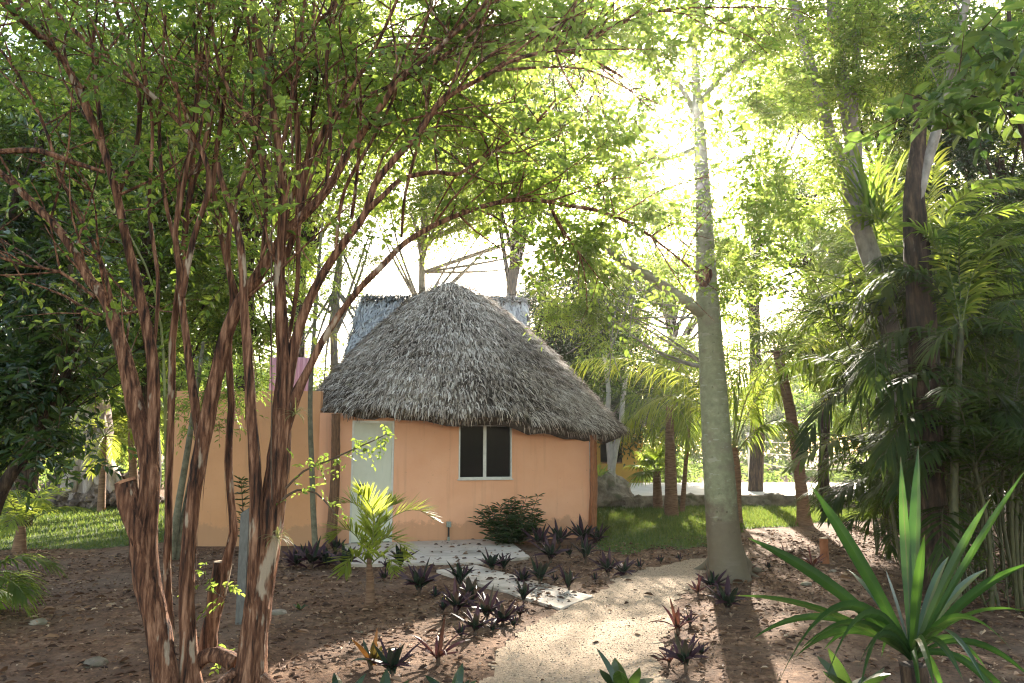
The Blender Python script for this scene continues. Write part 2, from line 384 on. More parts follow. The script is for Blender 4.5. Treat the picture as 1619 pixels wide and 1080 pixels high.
M['concrete'] = plain('pale concrete', [(.25,(.38,.305,.235)),(.5,(.53,.43,.34)),(.75,(.60,.50,.40))], 5, rough=.9, bstr=.3, bdist=.006, spec=.2, extra=patches((.26,.21,.16), 1.6, None, .58, .72))
def wall_mat(name, c0, c1, stain):
    m, nt, out = newmat(name)
    f = texnoise(nt, 1.6, 6); c = ramp(nt, f, [(.3, c0), (.7, c1)])
    g = nd(nt, 'ShaderNodeNewGeometry'); sx = nd(nt, 'ShaderNodeSeparateXYZ'); nt.links.new(g.outputs['Position'], sx.inputs[0])
    # splashed dirt along the foot of the wall
    n1 = texnoise(nt, 3.5, 6, .7, w=5); ad = nd(nt, 'ShaderNodeMath', operation='MULTIPLY_ADD'); nt.links.new(n1, ad.inputs[0]); ad.inputs[1].default_value = -.62; nt.links.new(sx.outputs[2], ad.inputs[2])
    k = ramp(nt, ad.outputs[0], [(0,(.6,.6,.6)),(.06,(0,0,0))])
    c = mixc(nt, k, c, stain)
    st = ramp(nt, texnoise(nt, 5, 5, .6, stretch=(2.2,2.2,.12), w=6), [(.55,(0,0,0)),(.75,(.30,.30,.30))]); c = mixc(nt, st, c, stain)
    sp = ramp(nt, texnoise(nt, 16, 3, .5, w=8), [(.70,(0,0,0)),(.76,(.55,.55,.55))]); c = mixc(nt, sp, c, stain)
    p = nd(nt, 'ShaderNodeBsdfPrincipled'); p.inputs['Roughness'].default_value = .9; p.inputs['Specular IOR Level'].default_value = .2
    nt.links.new(c, p.inputs['Base Color']); nt.links.new(bump(nt, texnoise(nt, 28, 6, .7), .25, .01), p.inputs['Normal']); nt.links.new(p.outputs[0], out.inputs[0]); return m
M['stucco'] = wall_mat('orange stucco', (.72,.345,.19), (.78,.40,.235), (.42,.22,.12))
M['stucco_old'] = wall_mat('faded orange stucco', (.52,.25,.115), (.60,.30,.145), (.36,.20,.11))
M['stucco_yellow'] = wall_mat('mustard stucco', (.40,.26,.06), (.48,.32,.085), (.30,.19,.08))
M['thatch'] = rndmat('thatch straw', [(0,(.024,.016,.011)),(.25,(.14,.105,.076)),(.5,(.38,.305,.235)),(1,(.78,.68,.56))], .9, .15, 20, .2)
M['thatch_hazed'] = rndmat('haze-paled thatch', [(0,(.16,.16,.17)),(.4,(.36,.36,.37)),(1,(.66,.65,.65))], .9, .15, 20, .2)  # paler bluish grey: the haze of distance is put into the straw colour
M['thatch_base'] = plain('thatch under layer', [(.3,(.03,.022,.016)),(.7,(.11,.085,.065))], 14, rough=1)
M['pole'] = plain('weathered pole', [(.3,(.07,.035,.018)),(.7,(.22,.11,.055))], 8, (6,6,1), .85, .6, .01)
M['pole_red'] = plain('varnished pole', [(.3,(.16,.055,.022)),(.7,(.34,.135,.055))], 8, (6,6,1), .7, .5, .01)
M['door'] = plain('greenish white door', [(.3,(.55,.53,.40)),(.7,(.62,.59,.46))], 3, (3,3,1), .5, .08, .004, extra=patches((.47,.47,.37), 3, (6,6,.6), .6, .8))
M['metal_frame'] = plain('dull aluminium', [(.3,(.42,.40,.36)),(.7,(.56,.54,.49))], 10, rough=.45, metal=.4, bstr=.05)
M['dark_metal'] = plain('dark metal', [(.3,(.02,.02,.02)),(.7,(.05,.045,.04))], 20, rough=.4, metal=.6, bstr=.05)
M['grey_metal'] = plain('galvanised post', [(.3,(.085,.08,.072)),(.7,(.16,.152,.138))], 9, (3,3,1), rough=.5, metal=.5, bstr=.1)
M['pvc'] = plain('grey green pipe', [(.3,(.20,.22,.18)),(.7,(.32,.34,.28))], 9, rough=.5)
M['white_paint'] = plain('white paint', [(.3,(.66,.65,.62)),(.7,(.78,.77,.74))], 9, rough=.5)
M['rope'] = plain('white rope', [(.3,(.6,.58,.54)),(.7,(.75,.73,.7))], 30)
M['interior'] = plain('dim interior', [(.3,(.05,.04,.035)),(.7,(.08,.06,.05))], 3)
M['rock'] = plain('limestone', [(.28,(.07,.052,.036)),(.5,(.24,.19,.14)),(.72,(.42,.35,.27))], 3.2, rough=.95, bstr=.9, bdist=.05, extra=patches((.12,.11,.06), 2.2, None, .54, .68))
M['rock_dark'] = plain('dark limestone', [(.30,(.025,.017,.013)),(.5,(.12,.085,.068)),(.72,(.32,.24,.20))], 7, rough=.95, bstr=.9, bdist=.04)
M['pink'] = plain('faded pink paint', [(.3,(.48,.21,.22)),(.7,(.60,.31,.31))], 2.5, (8,8,1), .8, .2, .01)
M['clay'] = plain('terracotta', [(.3,(.26,.09,.04)),(.7,(.42,.17,.08))], 9, rough=.85)
M['litter'] = rndmat('fallen leaves', [(0,(.03,.016,.010)),(.35,(.12,.06,.033)),(.7,(.30,.17,.095)),(1,(.55,.40,.26))], .8, .25, 20, .2)
M['tillandsia'] = leafmat('air plant leaf', (.14,.15,.06), (.26,.24,.10), (.34,.34,.1), (.5,.46,.16), .35, .5)
def glass_mat():
    m, nt, out = newmat('dark window glass')
    p = nd(nt, 'ShaderNodeBsdfPrincipled'); p.inputs['Base Color'].default_value = (.012,.012,.011,1); p.inputs['Roughness'].default_value = .04; p.inputs['IOR'].default_value = 1.45; p.inputs['Specular IOR Level'].default_value = .05  # opaque near-black pane with reflections turned down
    nt.links.new(p.outputs[0], out.inputs[0]); return m
M['glass'] = glass_mat()
SUN_STRENGTH, SKY_STRENGTH, SKY_TINT, EXPOSURE, HAZE, HAZE_G = 5.0, .14, (1.,.91,.78), 2.65, .0006, .86
# ---------------------------------------------------------------- camera, sun, sky
cam = bpy.data.cameras.new('camera'); co = bpy.data.objects.new('camera', cam); COL.objects.link(co); sc.camera = co
co.location = (0, 0, CAMZ); co.rotation_euler = (math.pi/2 + PITCH, 0, 0)
cam.sensor_width = 36; cam.lens = 36*F/1619; cam.clip_end = 1000; cam.clip_start = .05
sl = bpy.data.lights.new('sun', 'SUN'); so = bpy.data.objects.new('sun', sl); COL.objects.link(so)
sl.energy = SUN_STRENGTH; sl.angle = R(.6); sl.color = (1., .92, .79)
so.rotation_euler = Vector(-SUN).to_track_quat('-Z', 'Y').to_euler(); so.location = (10, 40, 25)
w = bpy.data.worlds.new('World'); sc.world = w; w.use_nodes = True
wn = w.node_tree; sky = wn.nodes.new('ShaderNodeTexSky'); sky.sky_type = 'NISHITA'; sky.sun_disc = False
sky.sun_elevation = SUN_EL; sky.sun_rotation = SUN_AZ; sky.dust_density = 1.5; sky.air_density = 1.; sky.ozone_density = .5
mx = wn.nodes.new('ShaderNodeMix'); mx.data_type = 'RGBA'; mx.blend_type = 'MULTIPLY'; mx.inputs[0].default_value = 1; mx.inputs[7].default_value = (*SKY_TINT, 1)
bg = wn.nodes['Background']; wn.links.new(sky.outputs[0], mx.inputs[6]); wn.links.new(mx.outputs[2], bg.inputs[0]); bg.inputs[1].default_value = SKY_STRENGTH
sc.view_settings.view_transform = 'Standard'; sc.view_settings.look = 'None'; sc.view_settings.gamma = 1; sc.view_settings.exposure = EXPOSURE
cy = sc.cycles; sc.render.engine = 'CYCLES'
cy.max_bounces = 8; cy.diffuse_bounces = 4; cy.glossy_bounces = 2; cy.transmission_bounces = 5; cy.transparent_max_bounces = 8; cy.volume_bounces = 1
cy.use_denoising = True; cy.denoiser = 'OPENIMAGEDENOISE'; cy.denoising_input_passes = 'RGB_ALBEDO_NORMAL'
cy.denoising_prefilter = 'NONE'; cy.filter_width = 1.2; cy.use_adaptive_sampling = False; cy.sample_clamp_indirect = 8

# ---------------------------------------------------------------- shafts of sun the trees leave open
for px, py, r in [(905,1000,.65),(860,1035,.5),(945,958,.35),(1255,850,1.8),(1205,835,1.4),(1320,880,1.0),(1180,870,.6),(640,1010,.4),(100,835,2.2),(40,890,1.0),(200,880,.6),(500,1035,.5),(455,1060,.4),(545,1040,.4),
                  (1040,830,.9),(1230,790,2.0),(960,820,.6)]:
    HOLES.append((G(px, py), r))
for px, py, Y, r in [(585,850,7.4,.5),(560,715,4.95,.5),(480,750,4.95,.4),(400,960,4.95,.2),(262,960,4.9,.16),(405,760,5.0,.16),(640,560,14,1.2),(720,470,14.6,1.2),(850,560,14,.5),(330,930,5.0,.16)]:
    HOLES.append((P(px, py, Y), r))

for px, py, Y, r in [(50,805,11,.7),(20,915,6.2,.4),(70,770,11,.4),(150,700,19,1.2),(130,780,19,.9)]: HOLES.append((P(px, py, Y), r))
for px in (240, 300, 405, 435):
    for py in (720, 800, 880, 960, 1040): HOLES.append((P(px, py, 5.), .12))
for px, py, Y, r in [(1450,250,7.8,.5),(1350,450,8.2,.6),(1480,640,6.5,.4),(1560,450,7.5,.5),(1480,210,8,.4),(1420,600,8,.4),(1330,620,7.5,.4),(1400,760,6.5,.3),(1600,560,6.8,.4),(1520,300,9,.6),(1180,640,13.5,1.),(1300,520,13.5,.8)]:
    HOLES.append((P(px, py, Y), r))
rgh = np.random.default_rng(8)
for k in range(170):   # small gaps in the leaves that let dapples of sun reach the soil
    HOLES.append((G(rgh.uniform(-40, 1350), rgh.uniform(885, 1110)), rgh.uniform(.10, .34)))
# ---------------------------------------------------------------- ground
def axis(lo, a, b, hi, fine):
    mid = np.arange(a, b, fine); g = 1.35
    L = [a]; s = fine
    while L[-1] > lo: s *= g; L.append(max(lo, L[-1]-s))
    H = [mid[-1]]; s = fine
    while H[-1] < hi: s *= g; H.append(min(hi, H[-1]+s))
    return np.concatenate([L[:0:-1], mid, H[1:]])
gx, gy = axis(-140, -9, 9, 140, .09), axis(-60, 1.5, 18, 140, .09)
X, Y = np.meshgrid(gx, gy, indexing='ij'); idx = np.arange(X.size).reshape(X.shape)
b = MB(); b.add(np.stack([X, Y, gz(X, Y)], -1).reshape(-1, 3), np.stack([idx[:-1,:-1], idx[1:,:-1], idx[1:,1:], idx[:-1,1:]], -1).reshape(-1, 4))
tag(b.build('ground', M['soil'], smooth=True), kind='structure')
def g2(*q): return [tuple(G(*p)[:2]) for p in q]
path_poly = g2((745,1095),(770,1050),(815,1010),(855,978),(900,962),(935,945),(975,918),(1030,898),(1085,886),(1122,884),(1138,893),(1122,906),(1095,925),(1072,950),(1060,985),(1052,1030),(1048,1095)) 
path_poly = [(.95, 2.2), (-.4, 2.2)] + path_poly
sheet('gravel_path', path_poly, .025, .007, M['gravel'], .05)
lawnA = g2((-420,838),(-300,868),(0,872),(120,868),(205,862),(330,858),(330,800),(200,792),(-420,792))
lawnB = g2((935,845),(955,872),(1000,878),(1060,868),(1110,862),(1150,842),(1240,832),(1420,818),(1560,812),(1500,797),(930,800))
sheet('lawn', lawnA, .12, .005, M['lawn'], .12); o = sheet('lawn', lawnB, .12, .005, M['lawn'], .12)
rg = np.random.default_rng(5)
def grass(polys, n, h, name='grass', wob=.12):
    mb = MB()
    for poly, k in polys:
        q = scatter(poly, k, rg, wob); d = np.hypot(q[:, 0], q[:, 1]); hh = h*rg.uniform(.5, 1.3, k)*np.clip(d/14, .7, 1.4)
        base = np.column_stack([q, gz(q[:, 0], q[:, 1])]); a = rg.uniform(0, 6.28, k); wv = np.stack([np.cos(a), np.sin(a), 0*a], 1)*(.006*np.clip(d/10, .8, 2))[:, None]
        tip = base + np.stack([rg.normal(0, .35, k)*hh, rg.normal(0, .35, k)*hh, hh], 1)
        mb.add(np.stack([base-wv, base+wv, tip], 1).reshape(-1, 3), np.arange(k)[:, None]*3+np.arange(3), np.repeat(np.clip(rg.normal(.5, .25, k), 0, 1), 3))
    return tag(mb.build(name, M['grass']), 'short green lawn grass growing beside and behind the hut', 'grass', kind='stuff')
grass([(lawnA, 42000), (lawnB, 42000)], 0, .07)
# fallen leaves and pebbles nobody could count
lit_poly = [(-7.5,3.2),(7.5,3.2),(8.5,10),(7,15),(3,13.2),(1.6,12.5),(-1,11.2),(-4,11.9),(-7.5,11.8)]
mb = MB(); q = scatter(lit_poly, 34000, rg, .3)
k = ~inside(*wobble(q[:, 0], q[:, 1], .05), path_poly) | (rg.random(len(q)) < .03); q = q[k]
cl = np.sin(q[:, 0]*1.9+1)*np.cos(q[:, 1]*1.3) + .6*np.sin(q[:, 0]*4.3-q[:, 1]*3.1); q = q[cl + rg.normal(0, .6, len(q)) > -.7]
nq = len(q); a = rg.uniform(0, 6.28, nq); L = rg.gamma(2.2, .013, nq)+.012
leaves(mb, np.column_stack([q, gz(q[:, 0], q[:, 1])+.008+rg.random(nq)*.012]), np.stack([np.cos(a), np.sin(a), rg.normal(.06, .15, nq)], 1), UP+rg.normal(0, .3, (nq, 3)), L, L*rg.uniform(.3, .6, nq), rg.beta(1.6, 2.2, nq), fold=.3)
tag(mb.build('leaf_litter', M['litter']), 'scattered dry brown leaves lying over the bare soil', 'fallen leaves', kind='stuff')
def pebbles(poly, n, smin, smax, wob, lift=.004):
    mb = MB(); q = scatter(poly, n, rg, wob); s = rg.uniform(smin, smax, n)*rg.uniform(.6, 1.4, n)
    oct_ = np.array([(1,0,0),(0,1,0),(-1,0,0),(0,-1,0),(0,0,.7),(0,0,-.7)]); a = rg.uniform(0, 6.28, n)
    d = oct_[None]*rg.uniform(.6, 1.3, (n, 6, 1)); x = d[..., 0]*np.cos(a)[:, None]-d[..., 1]*np.sin(a)[:, None]; y = d[..., 0]*np.sin(a)[:, None]+d[..., 1]*np.cos(a)[:, None]
    V = np.stack([x, y, d[..., 2]], -1)*s[:, None, None] + np.column_stack([q, gz(q[:, 0], q[:, 1])+lift+.2*s])[:, None, :]
    f = np.array([(0,1,4),(1,2,4),(2,3,4),(3,0,4),(1,0,5),(2,1,5),(3,2,5),(0,3,5)])
    mb.add(V.reshape(-1, 3), (np.arange(n)[:, None, None]*6+f[None]).reshape(-1, 3), np.repeat(rg.random(n), 6)); return mb
pn = [p for p in path_poly]
tag(pebbles(pn, 26000, .003, .008, .09).build('gravel', M['pebble']), 'loose pale gravel stones covering the winding path', 'gravel', kind='stuff')
tag(pebbles([(-6,3.4),(6,3.4),(6,10),(2.6,11),(-1,9.8),(-6,11)], 1800, .004, .012, .2).build('soil_clods', M['litter']), 'small pale stones scattered in the brown soil', 'stones', kind='stuff')

# ---------------------------------------------------------------- the hut
TH = R(15); HU = np.array([math.cos(TH), math.sin(TH), 0.]); HB = np.array([-math.sin(TH), math.cos(TH), 0.]); H0 = np.array([-3.15, 12.3, 0.])
def H(a, bb, z): return H0 + HU*a + HB*bb + UP*z
def wall_a(px):
    lo, hi = -6., 9.
    for _ in range(50):
        m = (lo+hi)/2
        if proj(H(m, 0, 1.2))[0] < px: lo = m
        else: hi = m
    return lo
def wall_z(px, py): p = H(wall_a(px), 0, 0); return float(P(px, py, p[1])[2])
hut = thing('thatched_hut', 'orange stucco hut under a domed grey palm-thatch roof', 'hut', H(2.4, 0, 0))
aR = wall_a(932); a_d0, a_d1 = wall_a(555), wall_a(622.5); zd = wall_z(588, 665); a_w0, a_w1 = wall_a(725), wall_a(809); zw0, zw1 = wall_z(766, 757), wall_z(766, 672)
T_, ZT, D_ = .16, 2.45, 4.3
b = MB()
for (a0, a1, z0, z1) in [(0, a_d0, -.1, 2.14), (a_d0, a_d1, zd, 2.3), (a_d1, a_w0, -.1, 2.3), (a_w0, a_w1, -.1, zw0), (a_w0, a_w1, zw1, 2.16)]:
    b.box((a0, 0, z0), (a1, T_, z1), H)
b.box((a_w1, 0, -.1), (aR, T_, 2.16), lambda a, bb, z: H(a, bb, z if z < 0 else (2.16 if a < a_w1+.01 else 1.86)))
b.box((aR-T_, T_, -.1), (aR, D_, 1.86), H); b.box((0, D_, -.1), (aR, D_+T_, 1.86), H); b.box((0, T_, -.1), (T_, D_, 2.14), H)
b.build('wall', M['stucco'], hut)
b = MB(); b.box((T_, T_, .01), (aR-T_, D_, .03), H); b.build('floor_slab', M['interior'], hut)
# door with frame, panel grooves and a lever handle
dr = MB(); fw = .035; dr.box((a_d0+fw, .045, .04), (a_d1-fw, .085, zd-fw), H); dr = dr.build('door', M['door'], hut)
fr = MB(); fr.box((a_d0, .02, .02), (a_d0+fw, .12, zd), H); fr.box((a_d1-fw, .02, .02), (a_d1, .12, zd), H); fr.box((a_d0+fw, .02, zd-fw), (a_d1-fw, .12, zd), H); fr.build('door_frame', M['metal_frame'], hut)
hd = MB(); ah = a_d0+fw+.07; zh = wall_z(563, 767)
th = np.linspace(0, 2*math.pi, 13)[:-1]
tube(hd, [H(ah, .045, zh), H(ah, .03, zh)], [.028, .028], 12, .02); tube(hd, [H(ah, .03, zh), H(ah, -.012, zh)], [.011, .011], 8, .02)
tube(hd, [H(ah, -.012, zh), H(ah+.05, -.016, zh+.004), H(ah+.11, -.012, zh)], [.011, .010, .008], 8, .02); hd.build('handle', M['dark_metal'], dr)
# sliding window: frame, meeting stile, two panes
wf = MB(); f_ = .03
for q in [((a_w0, -.012, zw0), (a_w1, .07, zw0+f_)), ((a_w0, -.012, zw1-f_*.7), (a_w1, .07, zw1)), ((a_w0, -.012, zw0+f_), (a_w0+f_*.8, .07, zw1-f_*.7)), ((a_w1-f_*.8, -.012, zw0+f_), (a_w1, .07, zw1-f_*.7))]: wf.box(*q, H)
am = (a_w0+a_w1)/2 - .01; wf.box((am-.028, .005, zw0+f_), (am+.028, .055, zw1-f_*.7), H); wf = wf.build('window', M['metal_frame'], hut)
for k, (x0, x1, dy) in enumerate([(a_w0+f_*.8, am-.028, .03), (am+.028, a_w1-f_*.8, .045)]):
    g_ = MB(); g_.box((x0, dy, zw0+f_), (x1, dy+.006, zw1-f_*.7), H); g_.build('pane', M['glass'], wf)
sl_ = MB(); sl_.box((a_w0-.02, -.035, zw0-.022), (a_w1+.02, -.014, zw0-.001), H); sl_.build('sill', M['metal_frame'], wf)
# thatch roof
RC = np.array([-1.02, 14.95, 0.]); RA, RB = 3.08, 2.62; ZTOP = float(P(712, 448, 15.0)[2])
def roof_pt(phi, t, lift=0.):
    """phi angle in plan, t 0 at the eaves to 1 at the ridge"""
    phi = np.asarray(phi, float); t = np.asarray(t, float)
    c, s = np.cos(phi), np.sin(phi); ex = 2/2.7
    x = np.sign(c)*np.abs(c)**ex; y = np.sign(s)*np.abs(s)**ex
    x = x*(1-t) + c*t; y = y*(1-t)+s*t
    r = np.maximum(1-t, 0)**.80
    a = x*(RA*r + .30*np.minimum(1, t*1.2)*(1-.75*t)*0 + .10*t); bb = y*(RB*r + .12*t)
    ze = 2.10 - .045*a - .13*np.clip((a-.55)*14, 0, 1)*np.clip(-bb, 0, 1) + .035*np.sin(phi*9+1)+.02*np.sin(phi*23)
    z = ze + (ZTOP - ze)*t**.97 - .10*np.sin(math.pi*np.clip(t*2.2, 0, 1))*(1-t)*0
    bul = .07*np.sin(phi*3+2)*np.sin(t*5) + .04*np.sin(phi*7+t*9)
    a = a + np.cos(phi)*bul*(1-t) - .24*t; bb = bb + np.sin(phi)*bul*(1-t)
    return RC + HU*a[..., None] + HB*bb[..., None] + UP*(z + lift)[..., None]
rg = np.random.default_rng(11)
def straw(mb, p, down, nr_, n, L0, L1, W0, W1, lift, rg, rnd):
    d = nrm(down + rg.normal(0, .22, (n, 3))); s = nrm(np.cross(nr_, d)); L = rg.uniform(L0, L1, n)[:, None]; W = rg.uniform(W0, W1, n)[:, None]
    o = p + nr_*lift[:, None]; tip = o + d*L + nr_*(rg.uniform(.0, .05, n)[:, None]) - UP*L*.08; md = (o+tip)/2 + nr_*.018
    V = np.stack([o-s*W*.4, o+s*W*.4, md-s*W*.5, md+s*W*.5, tip-s*W*.2, tip+s*W*.2], 1).reshape(-1, 3); k = np.arange(n)[:, None]*6
    mb.add(V, np.concatenate([k+np.array([[0,1,3,2]]), k+np.array([[2,3,5,4]])]), np.repeat(rnd, 6), 0)
b = MB(); nph, nt_ = 120, 26; ph = np.linspace(0, 2*math.pi, nph+1)[:-1]; tt = np.linspace(0, 1, nt_)
PH, TT = np.meshgrid(ph, tt, indexing='ij'); idx = np.arange(PH.size).reshape(PH.shape); i2 = np.roll(idx, -1, 0)
b.add(roof_pt(PH, TT, -.03).reshape(-1, 3), np.stack([idx[:, :-1], i2[:, :-1], i2[:, 1:], idx[:, 1:]], -1).reshape(-1, 4), .3, 1)
low = roof_pt(ph, 0*ph, -.03); inn = RC + (low-RC)*np.array([.90, .90, 1]) - UP*.13; inn2 = RC + (low-RC)*np.array([.45, .45, 1]) + UP*.9
for A_, B_ in ((low, inn), (inn, inn2)):
    k = np.arange(nph); k2 = (k+1) % nph; b.add(np.vstack([A_, B_]), np.stack([k2, k, k+nph, k2+nph], -1), .2, 1)
n = 80000; t = 1-np.sqrt(rg.random(n)); t = np.clip(t*1.03-.02, 0, .99); p_ = rg.uniform(0, 2*math.pi, n); e = .01
pt = roof_pt(p_, t); dn = nrm(roof_pt(p_, np.clip(t-e, -.02, 1)) - roof_pt(p_, np.clip(t+e, 0, 1))); ta = nrm(roof_pt(p_+.01, t)-roof_pt(p_-.01, t)); N_ = nrm(np.cross(ta, -dn)); N_ *= np.sign(N_[:, 2:3]+1e-9)
tone = np.clip(rg.beta(1.3, 1.7, n) + .12*np.sin(p_*6+t*4)*np.sin(t*11) + .10*(t-.3) + .05, 0, 1)
straw(b, pt, dn, N_, n, .08, .21, .010, .023, rg.uniform(-.01, .035, n) + .045*(1-(t*11+.12*np.sin(p_*5)) % 1), rg, tone)
n = 9000; p_ = rg.uniform(0, 2*math.pi, n); t = rg.uniform(-.0, .035, n); pt = roof_pt(p_, t); dn = nrm(roof_pt(p_, t-.02)-roof_pt(p_, t+.02))*.6 - UP*.7; N_ = nrm(np.stack([pt[:, 0]-RC[0], pt[:, 1]-RC[1], 0*t], 1))
straw(b, pt - N_*rg.uniform(0, .16, n)[:, None], dn, N_, n, .10, .26, .008, .022, rg.uniform(0, .03, n), rg, rg.beta(2, 2.6, n))
roof = b.build('roof', [M['thatch'], M['thatch_base']], hut)
b = MB(); pp = roof_pt(np.linspace(0, 2*math.pi, 60), np.full(60, .02)); pp = RC + (pp-RC)*np.array([.90, .90, 1]) - UP*.16
tube(b, pp, np.full(60, .045), 6, .2, wob=.02, cap=False); b.build('eave_pole', M['pole'], roof)
for (px, wpx, m, back) in [(525, 15, 'pole', .10), (930, 12, 'pole_red', .06)]:
    a = wall_a(px); p0, p1 = H(a, -.12-back*.4, -.1), H(a+.03, -.16, 2.12 if px < 600 else 1.92); r = px2m(wpx, p0[1])/2
    b = MB(); tube(b, [p0, p0*.5+p1*.5+HU*.03, p1], [r*1.1, r, r*.92], 12, .08, .10, int(px)); b.build('post', M[m], hut)
tap = thing('water_tap', 'short grey green standpipe with box valve against the orange wall', 'tap', H(wall_a(709), -.09, 0))
b = MB(); a = wall_a(709); tube(b, [H(a, -.09, 0), H(a, -.09, .10)], [.022, .022], 8, .05); b.build('base_pipe', M['pvc'], tap)
b = MB(); tube(b, [H(a, -.09, .10), H(a, -.09, .26)], [.016, .016], 8, .05); b.build('pipe', M['dark_metal'], tap)
b = MB(); b.box((a-.035, -.13, .26), (a+.035, -.05, .345), H); tube(b, [H(a, -.13, .30), H(a, -.165, .295), H(a, -.175, .26)], [.011,.011,.010], 7, .02); b.build('valve_box', M['pvc'], tap)
# concrete patio and walk
def prism(mb, poly, z0, z1):
    n = len(poly); V = [(x, y, z0) for x, y in poly]+[(x, y, z1) for x, y in poly]
    for i in range(n): j = (i+1) % n; mb.add([V[i], V[j], V[n+j], V[n+i]], [(0,1,2,3)])
    c = np.mean(np.array(poly), 0); top = [(x, y, z1) for x, y in poly]+[(c[0], c[1], z1)]
    mb.add(top, [(i, (i+1) % n, n) for i in range(n)])
wa, wb = wall_a(548), wall_a(800)
b = MB(); patio = [tuple(H(wa, -.01, 0)[:2]), tuple(H(wb, -.01, 0)[:2])] + g2((838,884),(762,893)) + g2((552,897),); patio = patio[::-1] if False else patio
prism(b, patio, -.12, .035); tag(b.build('patio', M['concrete']), kind='structure')
b = MB(); prism(b, g2((690,905),(886,967),(938,947),(752,897)), -.12, .031); tag(b.build('walkway', M['concrete']), kind='structure')
mb = MB(); q = np.vstack([scatter(patio, 90, rg, 0), scatter(g2((690,905),(886,967),(938,947),(752,897)), 80, rg, 0)]); nq = len(q); a = rg.uniform(0, 6.28, nq); L = rg.gamma(4, .009, nq)+.012
leaves(mb, np.column_stack([q, np.full(nq, .042)]), np.stack([np.cos(a), np.sin(a), 0*a+.05], 1), UP+rg.normal(0, .2, (nq, 3)), L, L*.5, rg.beta(1.3, 3, nq), fold=.3)
tag(mb.build('fallen_leaves', M['litter']), 'dry leaf bits lying on the concrete walk by the door', 'fallen leaves', kind='stuff')

# ---------------------------------------------------------------- annex wall, pink panel
x0 = P(270, 800, 12.4)[0]
ann = thing('annex_building', 'faded orange flat-topped annex behind the red-barked stems', 'annex', (-4.3, 12.6, 0))
b = MB(); b.box((x0, 12.36, -.1), (-3.165, 12.52, 2.50)); b.box((x0, 12.52, -.1), (x0+.16, 16.2, 2.50)); b.box((-3.5, 12.9, -.1), (-3.34, 16.2, 2.50)); b.box((x0+.16, 16.04, -.1), (-3.5, 16.2, 2.5)); b.build('wall', M['stucco_old'], ann)
b = MB(); b.box((x0+.16, 12.52, 2.30), (-3.5, 16.04, 2.42)); b.build('roof', M['concrete'], ann)
pk = thing('pink_panel', 'faded pink corrugated panel standing on the annex roof', 'panel', (-3.9, 13.4, 2.42))
pa, pb = P(425, 612, 13.4), P(492, 612, 13.4); b = MB(); nx = 60; xs = np.linspace(pa[0], pb[0], nx); ys = 13.4 + .018*np.sin(np.linspace(0, 60, nx)); zt = P(460, 565, 13.4)[2]
for z0_, z1_ in ((2.52, zt),):
    V = np.vstack([np.column_stack([xs, ys, np.full(nx, z0_)]), np.column_stack([xs, ys, np.full(nx, z1_)]), np.column_stack([xs, ys+.012, np.full(nx, z0_)]), np.column_stack([xs, ys+.012, np.full(nx, z1_)])]); i = np.arange(nx-1)
    b.add(V, np.concatenate([np.stack([i, i+1, i+1+nx, i+nx], 1), np.stack([i+2*nx+1, i+2*nx, i+3*nx, i+3*nx+1], 1), np.stack([i+nx, i+nx+1, i+3*nx+1, i+3*nx], 1)]))
b.build('sheet', M['pink'], pk, True)
b = MB(); [b.box((x, 13.44, 2.42), (x+.06, 13.50, zt-.05)) for x in (pa[0]+.05, (pa[0]+pb[0])/2, pb[0]-.12)]; b.build('stake', M['pole'], pk)

# ---------------------------------------------------------------- thatched house behind, mustard house
hs = thing('thatched_house', 'larger grey thatched house with long straight ridge behind the hut', 'house', (-1.5, 24, 0))
A0, A1 = P(572, 475, 22.5), P(828, 471, 22.5); zr = (A0[2]+A1[2])/2; xa, xb = A0[0], A1[0]; ze = 2.6; run = 3.0
b = MB()
def gable(x, s, k): return np.stack([x, 22.5 + k*run*s, zr - .05 - (zr-ze)*s**.92], -1)
for k in (-1, 1):
    S, Xx = np.meshgrid(np.linspace(0, 1, 8), np.linspace(xa, xb, 12), indexing='ij'); V = gable(Xx, S, k).reshape(-1, 3); idx = np.arange(V.shape[0]).reshape(8, 12)
    b.add(V, np.stack([idx[:-1,:-1], idx[:-1,1:], idx[1:,1:], idx[1:,:-1]], -1).reshape(-1, 4), .3, 1)
    n = 6500; s = rg.random(n); xx = rg.uniform(xa-.05, xb+.05, n); p_ = gable(xx, s, k); dn = nrm(np.array([[0, k*run, -(zr-ze)]]))*np.ones((n, 1)); N_ = nrm(np.array([[0, k*(zr-ze), run]]))*np.ones((n, 1))
    straw(b, p_, dn, N_, n, .25, .6, .03, .07, rg.uniform(0, .07, n), rg, np.clip(rg.beta(2, 2, n)+.1, 0, 1))
for x in (xa, xb):   # thatched gable ends
    n = 2200; s = rg.random(n)**.6; y = rg.uniform(-1, 1, n)*run*s; p_ = np.stack([np.full(n, x)+rg.normal(0, .05, n), 22.5+y, zr-(zr-ze)*s], 1); sg = 1 if x == xb else -1
    straw(b, p_, np.tile([sg*.15, 0, -1.], (n, 1)), np.tile([sg*1., 0, .2], (n, 1)), n, .25, .6, .03, .07, rg.uniform(0, .08, n), rg, rg.beta(2, 2, n))
    b.add([(x, 22.5-run, ze), (x, 22.5+run, ze), (x, 22.5, zr-.05)], [(0, 1, 2)], .3, 1)
rf = b.build('roof', [M['thatch_hazed'], M['thatch_base']], hs)
